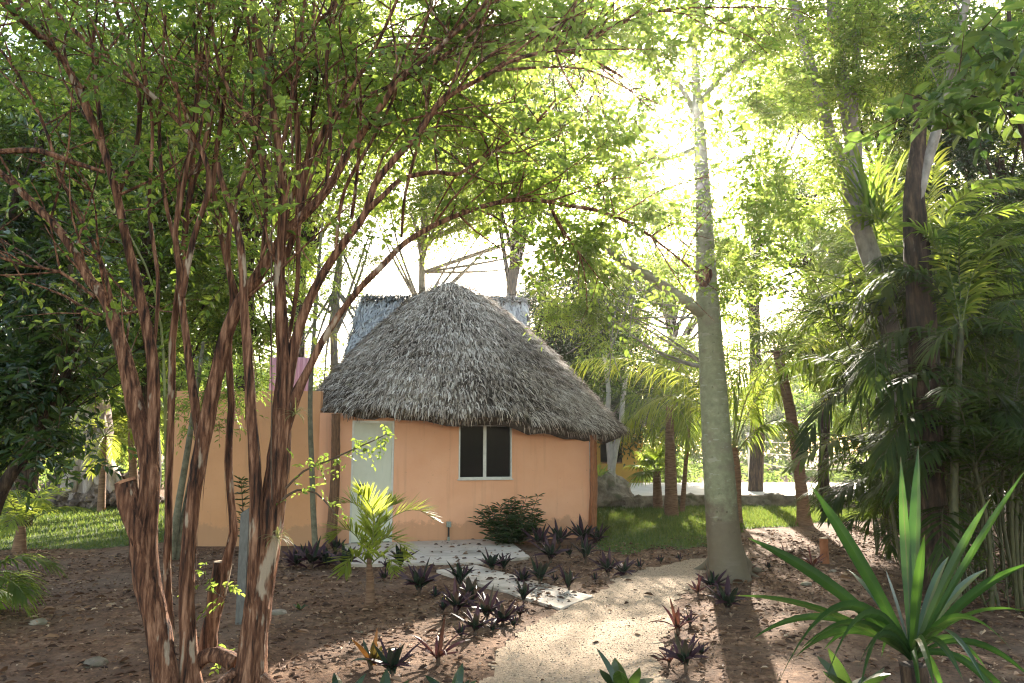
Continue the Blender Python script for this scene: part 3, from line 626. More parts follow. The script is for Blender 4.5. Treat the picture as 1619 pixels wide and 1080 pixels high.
b = MB(); n = 1500; xx = rg.uniform(xa, xb, n); straw(b, np.stack([xx, 22.5+rg.normal(0, .10, n), np.full(n, zr+.0)], 1), np.stack([rg.normal(0, 1, n), rg.choice([-.9, .9], n), np.full(n, -.4)], 1), np.tile(UP, (n, 1)), n, .2, .45, .03, .06, rg.uniform(-.02, .12, n), rg, rg.beta(2, 3, n)); b.build('ridge_cap', M['thatch_hazed'], rf)
b = MB(); b.box((xa+.4, 20.3, -.1), (xb-.4, 24.7, 2.9)); b.build('wall', M['stucco_old'], hs)
yh = thing('mustard_house', 'mustard yellow stucco house with dark window seen past the hut corner', 'house', (5.2, 28, 0))
Yh = 28.; xl, xr = P(940, 770, Yh)[0]-2.5, P(1008, 770, Yh)[0]; zt = 2.95; w0, w1 = P(949, 700, Yh), P(984, 733, Yh)
b = MB(); b.box((xl, Yh, -.1), (w0[0], Yh+.2, zt)); b.box((w1[0], Yh, -.1), (xr, Yh+.2, zt)); b.box((w0[0], Yh, -.1), (w1[0], Yh+.2, w1[2])); b.box((w0[0], Yh, w0[2]), (w1[0], Yh+.2, zt)); b.box((xr-.2, Yh+.2, -.1), (xr, Yh+5, zt)); b.box((xl, Yh+.2, -.1), (xl+.2, Yh+5, zt)); b.build('wall', M['stucco_yellow'], yh)
b = MB(); b.box((xr+.003, Yh+.5, -.1), (xr+.33, Yh+.9, 3.2)); b.build('buttress', M['stucco_yellow'], yh)
wn_ = MB(); fx, fz = .06, .06; wn_.box((w0[0], Yh+.03, w1[2]), (w1[0], Yh+.1, w1[2]+fz)); wn_.box((w0[0], Yh+.03, w0[2]-fz), (w1[0], Yh+.1, w0[2])); xm = (w0[0]+w1[0])/2; wn_.box((xm-.03, Yh+.03, w1[2]+fz), (xm+.03, Yh+.1, w0[2]-fz)); wn_ = wn_.build('window', M['pole'], yh)
for x_, x2_ in ((w0[0], xm-.03), (xm+.03, w1[0])):
    b = MB(); b.box((x_, Yh+.06, w1[2]+fz), (x2_, Yh+.07, w0[2]-fz)); b.build('pane', M['glass'], wn_)
b = MB(); n = 3000; V = [(xl-.6, Yh-.7, zt-.35), (xr+.6, Yh-.7, zt-.35), (xr+.6, Yh+5.6, zt-.35), (xl-.6, Yh+5.6, zt-.35), (xl+1, Yh+2.5, zt+2.4), (xr-1, Yh+2.5, zt+2.4)]
b.add(V, [(0,1,5,4),(2,3,4,5)], .3, 1); b.add(V, [(1,2,5),(3,0,4)], .3, 1)
s = rg.random(n)**.6; xx = (xl+xr)/2 + rg.uniform(-1, 1, n)*((xr-xl)/2+.6-s*0-1.6*(1-s)); straw(b, np.stack([xx, Yh-.7+3.2*(1-s), zt-.35+2.75*(1-s)], 1), nrm(np.tile([0, -3.2, -2.75], (n, 1))), nrm(np.tile([0, -2.75, 3.2], (n, 1))), n, .3, .6, .03, .07, rg.uniform(0, .06, n), rg, rg.beta(2, 2, n)); b.build('roof', [M['thatch'], M['thatch_base']], yh)

# ---------------------------------------------------------------- boulder, rubble wall, court, net
b = MB(); c = G(962, 806); rock(b, (c[0]-.35, c[1]+.75, .34), (.98, .85, .62), 3, 4, .30); tag(b.build('boulder', M['rock'], None, True), 'big weathered limestone boulder on the lawn past the hut corner', 'boulder')
def rubble(name, label, pts, h, wd, rg, n_per_m=16):
    t = thing(name, label, 'stone wall', (*pts[0], 0)); b = MB()
    for (x0, y0), (x1, y1) in zip(pts, pts[1:]):
        L = math.hypot(x1-x0, y1-y0); k = int(L*n_per_m)
        for i in range(k):
            u = (i+rg.random())/k; z = rg.uniform(.05, h-.06); s = rg.uniform(.07, .15)
            rock(b, (x0+(x1-x0)*u+rg.normal(0, .02), y0+(y1-y0)*u+rg.uniform(-wd/2, wd/2)*.6, z), (s*1.2, s, s*.75), int(rg.integers(1, 9999)), 1, .25)
        ux, uy = (x1-x0)/L, (y1-y0)/L; nx_, ny_ = -uy*wd*.3, ux*wd*.3
        b.add([(x0-nx_,y0-ny_,-.05),(x1-nx_,y1-ny_,-.05),(x1-nx_,y1-ny_,h-.04),(x0-nx_,y0-ny_,h-.04),(x0+nx_,y0+ny_,h-.04),(x1+nx_,y1+ny_,h-.04)], [(0,1,2,3),(3,2,5,4)], .4)
    b.build('stones', M['rock'], t); return t
wp = g2((985,806),(1060,803),(1160,802),(1260,803),(1345,806),(1420,808),(1640,808))
rubble('stone_wall', 'low dry-stone retaining wall along the edge of the pale court', wp, .36, .4, rg, 13)
cpoly = [(p[0], p[1]+.15) for p in wp] + [(26, 27), (3.2, 27), (3.4, 23)]
b = MB(); X = np.array(cpoly); prism(b, cpoly, -.05, .30); tag(b.build('court', M['sand']), kind='structure')
net = thing('volleyball_net', 'sagging ropes of a volleyball net strung between white posts on the court', 'net', (*P(1186, 768, 24.4)[:2], .3))
Yn = 24.4; pA, pB = P(1186, 768, Yn), P(1395, 768, Yn+1); zt = P(1186, 684, Yn)[2]
for p in (pA, P(1271, 768, Yn+.3), pB):
    b = MB(); tube(b, [(p[0], p[1], .25), (p[0], p[1], zt)], [.05, .045], 8, .5); b.build('post', M['white_paint'], net)
for z, sag in ((zt-.25, .10), (zt-.85, .35), (zt-.6, .15)):
    b = MB(); s = np.linspace(0, 1, 14); tube(b, np.stack([pA[0]+(pB[0]-pA[0])*s, pA[1]+(pB[1]-pA[1])*s, z - 4*sag*s*(1-s)], 1), np.full(14, .016), 5, .8, cap=False); b.build('rope', M['rope'], net)
# stump, grey post, scattered stones
st = thing('wooden_stump', 'short reddish sawn post standing in the leaf litter past the big trunk', 'stump', G(1304, 890))
c = G(1304, 890); b = MB(); r = px2m(13, c[1])/2; tube(b, [c-UP*.05, c+UP*.17, c+UP*.335], [r*1.1, r, r], 14, .05, .06, 4, cap=True); b.build('trunk', M['clay'], st)
b = MB(); tube(b, [c+UP*.336, c+UP*.345], [r*.93, r*.9], 14, .02); b.build('cut_face', M['cut_wood'], st)
gp = thing('metal_post', 'slim galvanised post with slanted top behind the right red-barked stem', 'post', G(381, 985))
c = G(381, 985); zt = P(381, 806, c[1])[2]; r = px2m(13, c[1])/2; b = MB(); b.box((c[0]-r, c[1]-r, -.1), (c[0]+r, c[1]+r, zt-.03)); b.add([(c[0]-r,c[1]-r,zt-.03),(c[0]+r,c[1]-r,zt+.02),(c[0]+r,c[1]+r,zt+.02),(c[0]-r,c[1]+r,zt-.03)], [(0,1,2,3)]); b.add([(c[0]-r,c[1]-r,zt-.03),(c[0]+r,c[1]-r,zt-.03),(c[0]+r,c[1]-r,zt+.02)], [(0,1,2)]); b.add([(c[0]+r,c[1]-r,zt-.03),(c[0]+r,c[1]+r,zt-.03),(c[0]+r,c[1]+r,zt+.02),(c[0]+r,c[1]-r,zt+.02)], [(0,1,2,3)]); b.build('shaft', M['grey_metal'], gp)
for i, (px, py, wpx, lab) in enumerate([(60,987,26,'flat pale stone lying left of the leftmost red trunk'),(150,1052,34,'larger pale stone on the soil at lower left'),(440,972,26,'rounded stone just right of the big forked trunk'),(1275,925,16,'small stone on the shaded soil right of the green trunk'),(1318,905,14,'little pale stone in front of the reddish stump'),(565,1003,18,'thin flat stone on bare soil below the young palm')]):
    c = G(px, py); s = px2m(wpx, c[1])/2; b = MB(); rock(b, (c[0], c[1], s*.15), (s, s*.8, s*.45), 40+i, 3, .3); tag(b.build('stone', M['rock'], None, True), lab, 'stone', 'stones lying on the soil')
# haze that softens the far trees
if HAZE > 0:
    b = MB(); b.box((-145, -65, -1.2), (145, 145, 40)); hz = b.build('haze', None); hz.data.materials.clear()
    m, nt, out = newmat('thin warm haze'); pv = nd(nt, 'ShaderNodeVolumePrincipled'); pv.inputs['Color'].default_value = (.98, .98, 1., 1); pv.inputs['Density'].default_value = HAZE; pv.inputs['Anisotropy'].default_value = HAZE_G
    nt.links.new(pv.outputs[0], out.inputs['Volume']); hz.data.materials.append(m); tag(hz, 'thin bright haze hanging between the trees', 'haze', kind='stuff'); hz.display_type = 'BOUNDS'
# ---------------------------------------------------------------- red-barked multi-stem trees, left foreground
LWF = .63
def limb(mb, pts, Y0, rg, n=12, rough=.12, seed=1, mat=0, minw=None, step=.09, wob=.0):
    """pts: (px, py, width px[, distance]) measured in the photograph; distance carries over when left out"""
    pos, rad, Yc = [], [], Y0
    for q in pts:
        if len(q) > 3: Yc = q[3]
        pos.append(P(q[0], q[1], Yc)); rad.append(max(q[2]*LWF*Yc/F/2, .002))
    return tube(mb, pos, rad, n, step, rough, seed, mat, wob=wob)
def peel(mb, c, r, n, rg, lo=0., hi=.6, mat=0):
    """loose strips of bark standing off the stem"""
    m = len(c)
    for _ in range(n):
        i = int(rg.uniform(lo, hi)*(m-4)); k = int(rg.integers(3, 9)); j = min(m-1, i+k)
        if j-i < 2: continue
        a = rg.uniform(0, 6.28); d = np.array([math.cos(a), math.sin(a), 0]); s = np.array([-d[1], d[0], 0])
        u = np.linspace(0, 1, j-i+1); off = r[i:j+1]*1.02 + .012*rg.random()*(1-u)**2*rg.choice([.3, 1, 2.2])
        ribbon(mb, c[i:j+1] + d*off[:, None], np.full(j-i+1, rg.uniform(.004, .014))*np.sin(np.clip(u, .08, .92)*math.pi), s, .1, .5, mat)
def shoots(mb, c, r, rg, n, L, w, lo, hi, up=.5, mat=0, seed=0, curve=.5):
    """thinner side shoots off a limb; returns their outer points for foliage"""
    ends = []
    m = len(c)
    for k in range(n):
        i = int(rg.uniform(lo, hi)*(m-1)); t = c[min(i+1, m-1)]-c[max(i-1, 0)]; t = t/(np.linalg.norm(t)+1e-9)
        d = nrm(t*.8 + rg.normal(0, .55, 3) + UP*up*rg.random()); ln = L*rg.uniform(.5, 1.3); q = [c[i]]
        for s in range(4):
            d = nrm(d + rg.normal(0, .16, 3) + UP*(.08-curve*.12*s)); q.append(q[-1]+d*ln/4)
        ww = min(w, r[i]*.7)
        tube(mb, q, np.linspace(ww, .003, 5), 6, .25, .05, seed+k, mat, cap=False); ends += q[1:]
        if ln > .7:
            for z in range(2):
                j = int(rg.integers(1, 4)); d2 = nrm(d + rg.normal(0, .7, 3)); q2 = [q[j], q[j]+d2*ln*.2, q[j]+nrm(d2+rg.normal(0, .2, 3))*ln*.45]
                tube(mb, q2, [ww*.5, ww*.35, .002], 5, .3, 0, 0, mat, cap=False); ends += q2[1:]
    return ends
LD = 1.3
def blob(px, py, rx, ry, Y, n, rg, dY=None, clumps=14):
    """points in a leafy mass measured in the photograph, gathered into clumps at real depths"""
    dY = dY if dY is not None else max(rx, ry)*Y/F
    n = int(n*LD)
    cc = np.stack([rg.uniform(-1, 1, clumps)*.95, rg.uniform(-1, 1, clumps)*.95, rg.uniform(-1, 1, clumps)], 1)
    k = rg.integers(0, clumps, n); s = rg.uniform(.06, .20, clumps)[k][:, None]
    q = cc[k] + rg.normal(0, 1, (n, 3))*s
    c = P(px, py, Y); sx = rx*Y/F; sz = ry*Y/F
    return c + np.stack([q[:, 0]*sx, q[:, 2]*dY*.8, q[:, 1]*sz], 1)
rg = np.random.default_rng(21)
GRP = 'red-barked stems of the leaning foreground trees'
# ---- leftmost
A = thing('red_barked_tree', 'leftmost shaggy red-barked tree with a sawn-off limb stub', 'tree', P(262, 1082, 5.0)*np.array([1, 1, 0]), GRP)
tm = MB(); tw = MB(); ends = []
c, r = limb(tm, [(264,1098,70),(258,1050,58),(247,980,55),(232,910,62),(228,850,62),(236,790,50),(236,740,44),(226,690,42),(214,640,42),(200,580,38),(188,535,34),(165,470,30),(143,445,26),(118,400,22),(90,360,20),(58,328,18),(25,295,16),(-20,255,12)], 5.0, rg, 16, .13, 1, step=.06); peel(tm, c, r, 70, rg, 0, .55)
c2, r2 = limb(tm, [(236,860,14),(238,800,26),(239,760,33),(240,700,34),(243,640,32),(240,560,28),(222,470,24),(205,400,22),(185,310,20),(165,240,18),(135,170,17),(100,95,18),(60,55,16,4.8),(20,20,14,4.6),(-40,-40,12,4.4)], 5.02, rg, 12, .12, 2); peel(tm, c2, r2, 40, rg, 0, .6)
limb(tm, [(232,890,30),(224,850,52),(211,815,54),(202,785,52),(197,762,48)], 4.97, rg, 16, .12, 3, step=.04)
ends += shoots(tm, c2, r2, rg, 14, 1.2, .012, .35, .98, .7, 0, 10); ends += shoots(tm, c, r, rg, 8, 1., .010, .5, 1, .6, 0, 40)
c3, r3 = limb(tm, [(0,240,16),(60,238,15),(110,255,13),(165,272,9)], 4.9, rg, 8, .1, 4)
c3, r3 = limb(tm, [(165,240,12),(150,120,11),(148,60,10),(155,0,9),(160,-60,8)], 5.2, rg, 8, .1, 5); ends += shoots(tm, c3, r3, rg, 6, .9, .008, .3, 1)
c3, r3 = limb(tm, [(185,310,13),(215,235,12),(220,150,11),(200,70,10),(180,0,9),(170,-60,8)], 5.3, rg, 8, .1, 6); ends += shoots(tm, c3, r3, rg, 6, .9, .008, .3, 1)
for q in ([(190,545,10,5.0),(162,420,10),(105,300,9),(62,180,8),(10,90,7),(-30,50,6)], [(240,580,9,5.1),(250,450,11),(236,330,10),(241,200,9),(226,80,8),(240,-40,7)], [(150,470,8,5.0),(95,430,8),(40,420,7),(-20,400,6)]):
    c3, r3 = limb(tm, q, 5.0, rg, 8, .1, 7); ends += shoots(tm, c3, r3, rg, 7, .9, .007, .4, 1., .6, 0, 700)
tm.build('trunk', M['bark_red'], A, True)
b = MB(); c = P(197.5, 760, 4.97); tube(b, [P(199,764,4.97), P(197.5,759.5,4.97)], [.066, .060], 14, .02, .04, 3); b.build('cut_face', M['cut_raw'], A)
cr = MB(); E_ = np.array(ends); E_ = E_[rg.integers(0, len(E_), 150)] + rg.normal(0, .18, (150, 3))
sprays(cr, E_, 9, .32, .072, .55, rg)
for q in [(110,140,210,150,5.6,80),(60,60,150,90,4.6,40),(230,60,160,90,6.4,80)]: sprays(cr, blob(*q, rg), 9, .32, .072, .56, rg)
cr.build('crown', [M['leaf_canopy'], M['twig']], A)
# ---- second
B = thing('red_barked_tree', 'slim straight red-barked tree with grey peeled patch, second from the left', 'tree', P(303, 1075, 5.05)*np.array([1, 1, 0]), GRP)
tm = MB(); ends = []
c, r = limb(tm, [(303,1095,56),(300,1040,42),(296,970,36),(297,900,34),(300,860,33),(306,790,32),(316,720,34),(326,670,36),(336,620,34),(346,575,32),(357,530,32),(378,480,32),(412,430,30),(450,372,26),(485,335,24),(515,302,22),(545,252,20),(570,215,19),(600,172,17),(635,125,15),(670,95,13),(705,65,11),(745,30,9),(780,-10,8)], 5.05, rg, 14, .13, 11, step=.06); peel(tm, c, r, 75, rg, 0, .5)
E1 = shoots(tm, c, r, rg, 16, 1.0, .011, .45, 1., .5, 0, 60)
c2, r2 = limb(tm, [(318,740,8),(314,690,18),(308,640,22),(301,590,20),(295,540,18),(288,480,16),(283,425,15),(277,370,13),(287,310,12),(300,240,11),(311,180,10),(311,100,10),(305,0,9),(300,-60,8)], 5.1, rg, 10, .12, 12); E1 += shoots(tm, c2, r2, rg, 14, 1., .009, .4, 1., .8, 0, 80)
c2, r2 = limb(tm, [(288,470,15),(305,380,15),(330,300,14),(322,245,14),(285,195,13),(226,138,12),(150,78,11),(100,30,10),(60,-10,9)], 5.0, rg, 10, .12, 13); E1 += shoots(tm, c2, r2, rg, 12, 1., .009, .4, 1., .8, 0, 110)
c2, r2 = limb(tm, [(378,480,16),(360,420,13),(345,350,12),(338,280,12),(350,190,11),(362,110,10),(375,20,9),(385,-50,8)], 5.4, rg, 9, .1, 14); E1 += shoots(tm, c2, r2, rg, 8, .9, .008, .4, 1., .8, 0, 130)
for q in ([(300,320,8,5.2),(325,220,10),(352,120,9),(385,20,8),(400,-40,7)], [(290,430,8,5.2),(262,320,10),(252,210,9),(257,100,8),(266,-40,7)], [(412,430,10,5.1),(421,310,11),(402,190,10),(396,70,9),(380,-50,8)], [(515,302,10,5.1),(523,200,9),(516,90,8),(540,-30,7)]):
    c3, r3 = limb(tm, q, 5.1, rg, 8, .1, 18); E1 += shoots(tm, c3, r3, rg, 7, .9, .007, .4, 1., .6, 0, 720)
tm.build('trunk', M['bark_red'], B, True)
cr = MB(); E_ = np.array(E1); E_ = E_[rg.integers(0, len(E_), 190)] + rg.normal(0, .18, (190, 3)); sprays(cr, E_, 9, .32, .070, .55, rg)
for q in [(330,120,170,150,6.2,80),(600,120,130,110,6.0,80),(480,70,150,80,6.8,60)]: sprays(cr, blob(*q, rg), 9, .32, .070, .56, rg)
cr.build('crown', [M['leaf_canopy'], M['twig']], B)
# ---- thin dark one between
Cc = thing('red_barked_tree', 'thin dark pole-like stem rising between the two leftmost red trunks', 'tree', G(268, 1000), GRP)
tm = MB(); c, r = limb(tm, [(268,1012,26),(266,960,19),(264,890,18),(267,820,17),(267,765,17),(269,700,17),(271,640,17),(272,590,17),(273,540,17),(281,470,16),(290,400,15),(296,340,14),(302,290,13),(309,210,12),(316,130,11),(330,50,10),(345,-30,9)], 5.65, rg, 10, .12, 15); peel(tm, c, r, 22, rg)
E1 = shoots(tm, c, r, rg, 14, .9, .008, .45, 1., .8, 0, 150); tm.build('trunk', M['bark_red'], Cc, True)
cr = MB(); E_ = np.array(E1); E_ = E_[rg.integers(0, len(E_), 110)] + rg.normal(0, .18, (110, 3)); sprays(cr, E_, 9, .32, .070, .55, rg); cr.build('crown', [M['leaf_canopy'], M['twig']], Cc)
# ---- third with sawn stump
Dd = thing('red_barked_tree', 'bent brown stem growing beside its own pale sawn stump, third from the left', 'tree', G(330, 1022), GRP)
tm = MB(); c, r = limb(tm, [(326,1040,50),(330,1000,40),(340,955,34),(352,920,28),(362,870,22),(369,840,20),(364,780,17),(361,730,17),(363,680,16),(366,640,17),(363,590,17),(362,540,17),(368,470,15),(360,400,14),(372,320,13),(398,240,12),(412,170,11),(425,100,10),(440,20,9),(450,-40,8)], 5.35, rg, 12, .13, 16); peel(tm, c, r, 30, rg)
limb(tm, [(338,975,34),(338,940,30),(343,910,25),(345,889,23)], 5.35, rg, 12, .1, 17, step=.04)
E1 = shoots(tm, c, r, rg, 10, .9, .008, .5, 1., .7, 0, 170); tm.build('trunk', M['bark_red'], Dd, True)
b = MB(); tube(b, [P(345,889.5,5.35), P(345,887,5.35)], [.031, .028], 14, .02); b.build('cut_face', M['cut_wood'], Dd)
cr = MB(); E_ = np.array(E1); E_ = E_[rg.integers(0, len(E_), 90)] + rg.normal(0, .18, (90, 3)); sprays(cr, E_, 9, .3, .07, .55, rg)
cr.build('crown', [M['leaf_canopy'], M['twig']], Dd)
for pp in ([(322,905),(318,925),(325,890),(330,915)],[(330,935),(345,945),(355,950),(350,925),(362,925)],[(345,1020),(355,1035),(340,1030),(350,1045)]):
    sp = MB(); q = np.array([P(x, y, 5.15) for x, y in pp]); m0 = q.mean(0)
    for g in q: tube(sp, [m0 - UP*.03, (m0+g)/2, g], [.003, .0025, .002], 5, .05, 0, 0, 1, cap=False)
    sprays(sp, q, 7, .11, .05, .5, rg, carve=False); sp.build('shoot', [M['leaf_bright'], M['twig']], Dd)
# ---- big forked one with the long arching branches
Ee = thing('red_barked_tree', 'largest red-barked tree, forked low, with long branches arching over the hut', 'tree', P(395, 1075, 4.95)*np.array([1, 1, 0]), GRP)
tm = MB(); ends = []
c, r = limb(tm, [(392,1100,100),(398,1050,70),(405,980,62),(414,910,60),(424,850,60),(432,795,56),(440,740,52),(444,690,46),(447,630,40),(450,580,36),(447,540,31),(444,480,27),(442,425,24),(446,360,22),(447,300,21),(440,225,19),(426,150,17),(411,75,15),(398,10,13),(390,-50,11)], 4.95, rg, 18, .13, 21, step=.06); peel(tm, c, r, 90, rg, 0, .6); ends += shoots(tm, c, r, rg, 14, 1., .010, .55, 1., .7, 0, 200)
c, r = limb(tm, [(402,1000,14,4.93),(401,930,30,4.89),(404,860,33,4.88),(405,780,31),(402,720,28),(398,660,26),(395,600,24),(390,540,22),(386,480,21),(384,425,20),(378,375,20),(362,318,18),(349,282,16),(345,258,14)], 4.88, rg, 12, .13, 22, step=.06); peel(tm, c, r, 45, rg)
c, r = limb(tm, [(438,760,14,4.95),(446,700,26),(462,640,30),(475,610,24),(492,575,18),(512,535,17),(540,492,16),(572,452,15),(602,422,15),(640,384,14,5.3),(685,357,13,5.5),(740,334,12,5.7),(800,318,11,6.),(850,317,10,6.2),(900,325,10,6.4),(945,333,9,6.6),(985,348,8,6.8),(1018,366,7,7.),(1052,392,6,7.2),(1100,430,5,7.4)], 4.95, rg, 10, .10, 23); ARCH = c; ends += shoots(tm, c, r, rg, 22, 1.0, .009, .42, 1., .1, 0, 230)
c, r = limb(tm, [(442,730,14,4.97),(447,660,28),(458,590,28),(472,520,26),(498,455,24),(530,402,22),(556,368,21),(578,335,20),(592,292,18),(625,250,17),(660,215,15),(688,172,14),(720,145,13),(760,125,12),(800,100,11),(850,84,10),(890,80,9,5.5),(935,95,8,5.8),(985,122,7,6)], 4.97, rg, 10, .10, 24); ends += shoots(tm, c, r, rg, 24, 1.1, .010, .4, 1., .3, 0, 260)
c, r = limb(tm, [(880,82,9,5.4),(905,76,9),(935,58,8),(970,42,8),(1010,28,7,5.6),(1060,14,6,5.7),(1120,12,5,5.8),(1200,11,4,5.9)], 5.4, rg, 8, .08, 25); ends += shoots(tm, c, r, rg, 14, .8, .007, .1, 1., .3, 0, 290)
c, r = limb(tm, [(578,335,18,4.97),(605,310,14),(632,285,13,5.2),(660,276,12),(692,272,11),(722,276,10),(745,262,9,5.5),(775,243,8),(820,215,7,5.8),(850,190,6),(878,158,5,6)], 5.0, rg, 8, .10, 26); ends += shoots(tm, c, r, rg, 14, .9, .008, .2, 1., .3, 0, 320)
c, r = limb(tm, [(447,420,18),(470,350,17),(478,290,17),(500,228,16),(530,180,15),(560,160,13),(610,140,12),(650,120,11),(700,90,10),(760,40,8),(800,-10,7)], 5.2, rg, 8, .10, 27); ends += shoots(tm, c, r, rg, 14, 1., .008, .3, 1., .4, 0, 350)
c, r = limb(tm, [(470,350,14),(472,250,14),(468,170,14),(462,90,12),(480,50,11),(520,20,10),(540,-30,9)], 5.3, rg, 8, .10, 28); ends += shoots(tm, c, r, rg, 10, .9, .008, .3, 1., .6, 0, 380)
c, r = limb(tm, [(442,425,14),(455,330,13),(485,250,12),(500,120,11),(495,30,10),(500,-40,9)], 5.5, rg, 8, .10, 29); ends += shoots(tm, c, r, rg, 8, .9, .008, .3, 1., .6, 0, 400)
c, r = limb(tm, [(635,375,7),(640,310,8),(655,250,9),(670,200,9),(680,140,8),(705,40,7),(715,-20,6)], 5.4, rg, 7, .10, 30); ends += shoots(tm, c, r, rg, 8, .8, .007, .3, 1., .3, 0, 420)
c, r = limb(tm, [(556,345,10),(565,270,9),(568,200,9),(560,120,8),(552,40,7),(548,-30,6)], 5.5, rg, 7, .10, 31); ends += shoots(tm, c, r, rg, 6, .8, .007, .3, 1., .3, 0, 440)
for q in ([(452,560,9,5.1),(470,450,12),(476,335,11),(522,205,10),(600,62,9),(640,-30,8)], [(441,310,9,5.1),(402,205,10),(352,122,9),(332,20,8),(325,-40,7)], [(530,402,9,5.2),(545,300,10),(600,200,9),(665,60,8),(690,-30,7)], [(440,250,8,5.),(470,120,9),(480,20,8),(486,-40,7)]):
    c, r = limb(tm, q, 5.1, rg, 8, .1, 36); ends += shoots(tm, c, r, rg, 7, .9, .007, .4, 1., .5, 0, 740)
# roots that bridge towards the neighbours
limb(tm, [(372,1050,40,5.),(345,1035,36,5.05),(322,1040,34,5.08),(306,1062,30,5.08)], 5., rg, 10, .16, 32, step=.05)
for q in ([(372,1062,22,4.9),(350,1078,18,4.8),(335,1098,14,4.7)], [(415,1070,24,4.9),(440,1090,16,4.8),(470,1110,8,4.7)]): limb(tm, q, 4.9, rg, 8, .14, 33, step=.05)
tm.build('trunk', M['bark_red'], Ee, True)
cr = MB(); E_ = np.array(ends); E_ = E_[rg.integers(0, len(E_), 560)] + rg.normal(0, .16, (560, 3)); sprays(cr, E_, 9, .32, .076, .60, rg)
for q in [(560,200,100,140,6.2,90),(700,170,130,110,6.4,120),(800,110,130,90,6.0,120),(830,240,110,70,6.8,130),(940,375,100,45,7.2,150),(880,30,150,40,5.6,120),(1020,190,110,100,7.0,55),(1090,110,80,70,7.6,35),(1200,330,90,110,7.6,120),(970,50,110,50,6.4,70),(950,240,70,60,7.0,60),(640,60,170,70,5.6,60),(1130,20,110,30,6.4,60)]:
    sprays(cr, blob(*q, rg), 9, .32, .076, .60, rg)
cr.build('crown', [M['leaf_bright'], M['twig']], Ee)
# the sunlit sprig reaching across the door
sp = MB(); c, r = limb(sp, [(447,790,7,4.9),(470,775,6),(500,780,5),(520,800,4),(530,812,3)], 4.9, rg, 6, .05, 34, 1); c2, r2 = limb(sp, [(452,772,6,4.9),(480,745,5),(520,728,4),(560,710,4),(590,697,3),(612,686,2)], 4.9, rg, 6, .05, 35, 1)
q = np.vstack([c2[2:]]*3 + [c[1:]]); q = q + rg.normal(0, .035, q.shape); q = np.vstack([q, [P(470,735,4.9), P(505,735,4.9), P(465,765,4.9), P(490,770,4.9), P(455,712,4.9)]]); sprays(sp, q, 6, .085, .036, .62, rg, carve=False); sp.build('sprig', [M['leaf_bright'], M['twig']], Ee)
# air plants on the stems
for i, (px, py, Y, s, lab) in enumerate([(438,850,4.86,.13,'spiky pale air plant low on the big forked trunk'),(467,655,4.9,.13,'yellowish air plant tufted where the arching branch leaves the big trunk'),(548,375,5.0,.13,'shaggy grey air plant on a leaning upper branch'),(522,532,5.1,.12,'brown tufted air plant on the thin arching branch')]):
    b = MB(); o = P(px, py, Y)
    for k in range(30): blade(b, o, rg.uniform(0, 6.28), rg.uniform(-.2, 1.3), s*rg.uniform(.6, 1.3), .007, rg.uniform(.8, 2.2), rg, 6, .1, rg.random())
    tag(b.build('air_plant', M['tillandsia']), lab, 'air plant', 'air plants on the red-barked trees')
# hanging vines
for i, (pts, lab) in enumerate([([(872,40,5.6),(878,140,5.6),(890,230,5.6),(898,310,5.6)], 'thin vine hanging from the high branch above the hut roof'),([(425,-20,4.9),(428,200,4.92),(430,420,4.9),(427,600,4.85),(430,790,4.8)], 'thin vine hanging straight down beside the big forked trunk')]):
    b = MB(); tube(b, [P(*q) for q in pts], np.full(len(pts), .004), 5, .15, cap=False, wob=.012, seed=i); tag(b.build('hanging_vine', M['twig'], None), lab, 'vine', 'vines hanging from the canopy')

LWF = .84
# ---------------------------------------------------------------- green ceiba trunk
Z = thing('ceiba_tree', 'tall smooth green-grey trunk with one pale side branch beside the gravel path', 'tree', G(1150, 905))
tm = MB(); c, r = limb(tm, [(1156,935,84),(1152,905,72),(1147,870,63),(1142,820,59),(1137,750,57),(1132,680,53),(1127,600,49),(1122,520,45),(1118,470,43),(1115,400,36),(1112,320,31),(1108,240,26),(1104,180,21),(1100,120,16),(1096,40,12),(1092,-60,9)], 9.4, rg, 24, .02, 41, step=.1)
for k in range(9):
    az = k*.7+rg.normal(0, .15); o = G(1152, 905); dr_ = np.array([math.cos(az), math.sin(az), 0.]); L_ = rg.uniform(.35, .75)
    tube(tm, [o+dr_*.16+UP*.34, o+dr_*.24+UP*.10, o+dr_*(.24+L_*.2)+UP*.01, o+dr_*(.24+L_*.5)-UP*.06], [.04, .06, .04, .015], 8, .06, .12, k, cap=False, wob=.015)
for k in range(190):   # blunt thorns
    i = int(rg.integers(6, len(c)-20)); a = rg.uniform(3.3, 6.2); d = np.array([math.cos(a), math.sin(a), 0.]); o = c[i]+d*r[i]*.96; h = rg.uniform(.010, .026)
    tube(tm, [o, o+d*h], [h*.7, h*.12], 6, .05, cap=False)
c2, r2 = limb(tm, [(1118,500,30,9.4),(1098,486,24,9.3),(1062,462,21,9.2),(1025,436,19,9.1),(985,412,17,9.),(950,385,15,8.9),(925,368,12,8.8),(890,350,9,8.7),(850,330,6,8.6)], 9.4, rg, 10, .03, 42)
ends = shoots(tm, c2, r2, rg, 9, 1.4, .012, .5, 1, .5, 0, 500)
for q in ([(1104,190,14),(1070,130,12),(1020,100,11),(965,90,8),(910,70,6)], [(1103,170,12),(1140,120,11),(1172,100,9),(1220,80,6)], [(1108,230,10),(1060,250,9),(1010,255,7),(960,270,5)], [(1098,70,10),(1120,0,8),(1150,-50,6)]):
    c3, r3 = limb(tm, q, 9.5, rg, 8, .03, 43); ends += shoots(tm, c3, r3, rg, 7, 1.2, .010, .3, 1, .5, 0, 520)
tm.build('trunk', M['bark_ceiba'], Z, True)
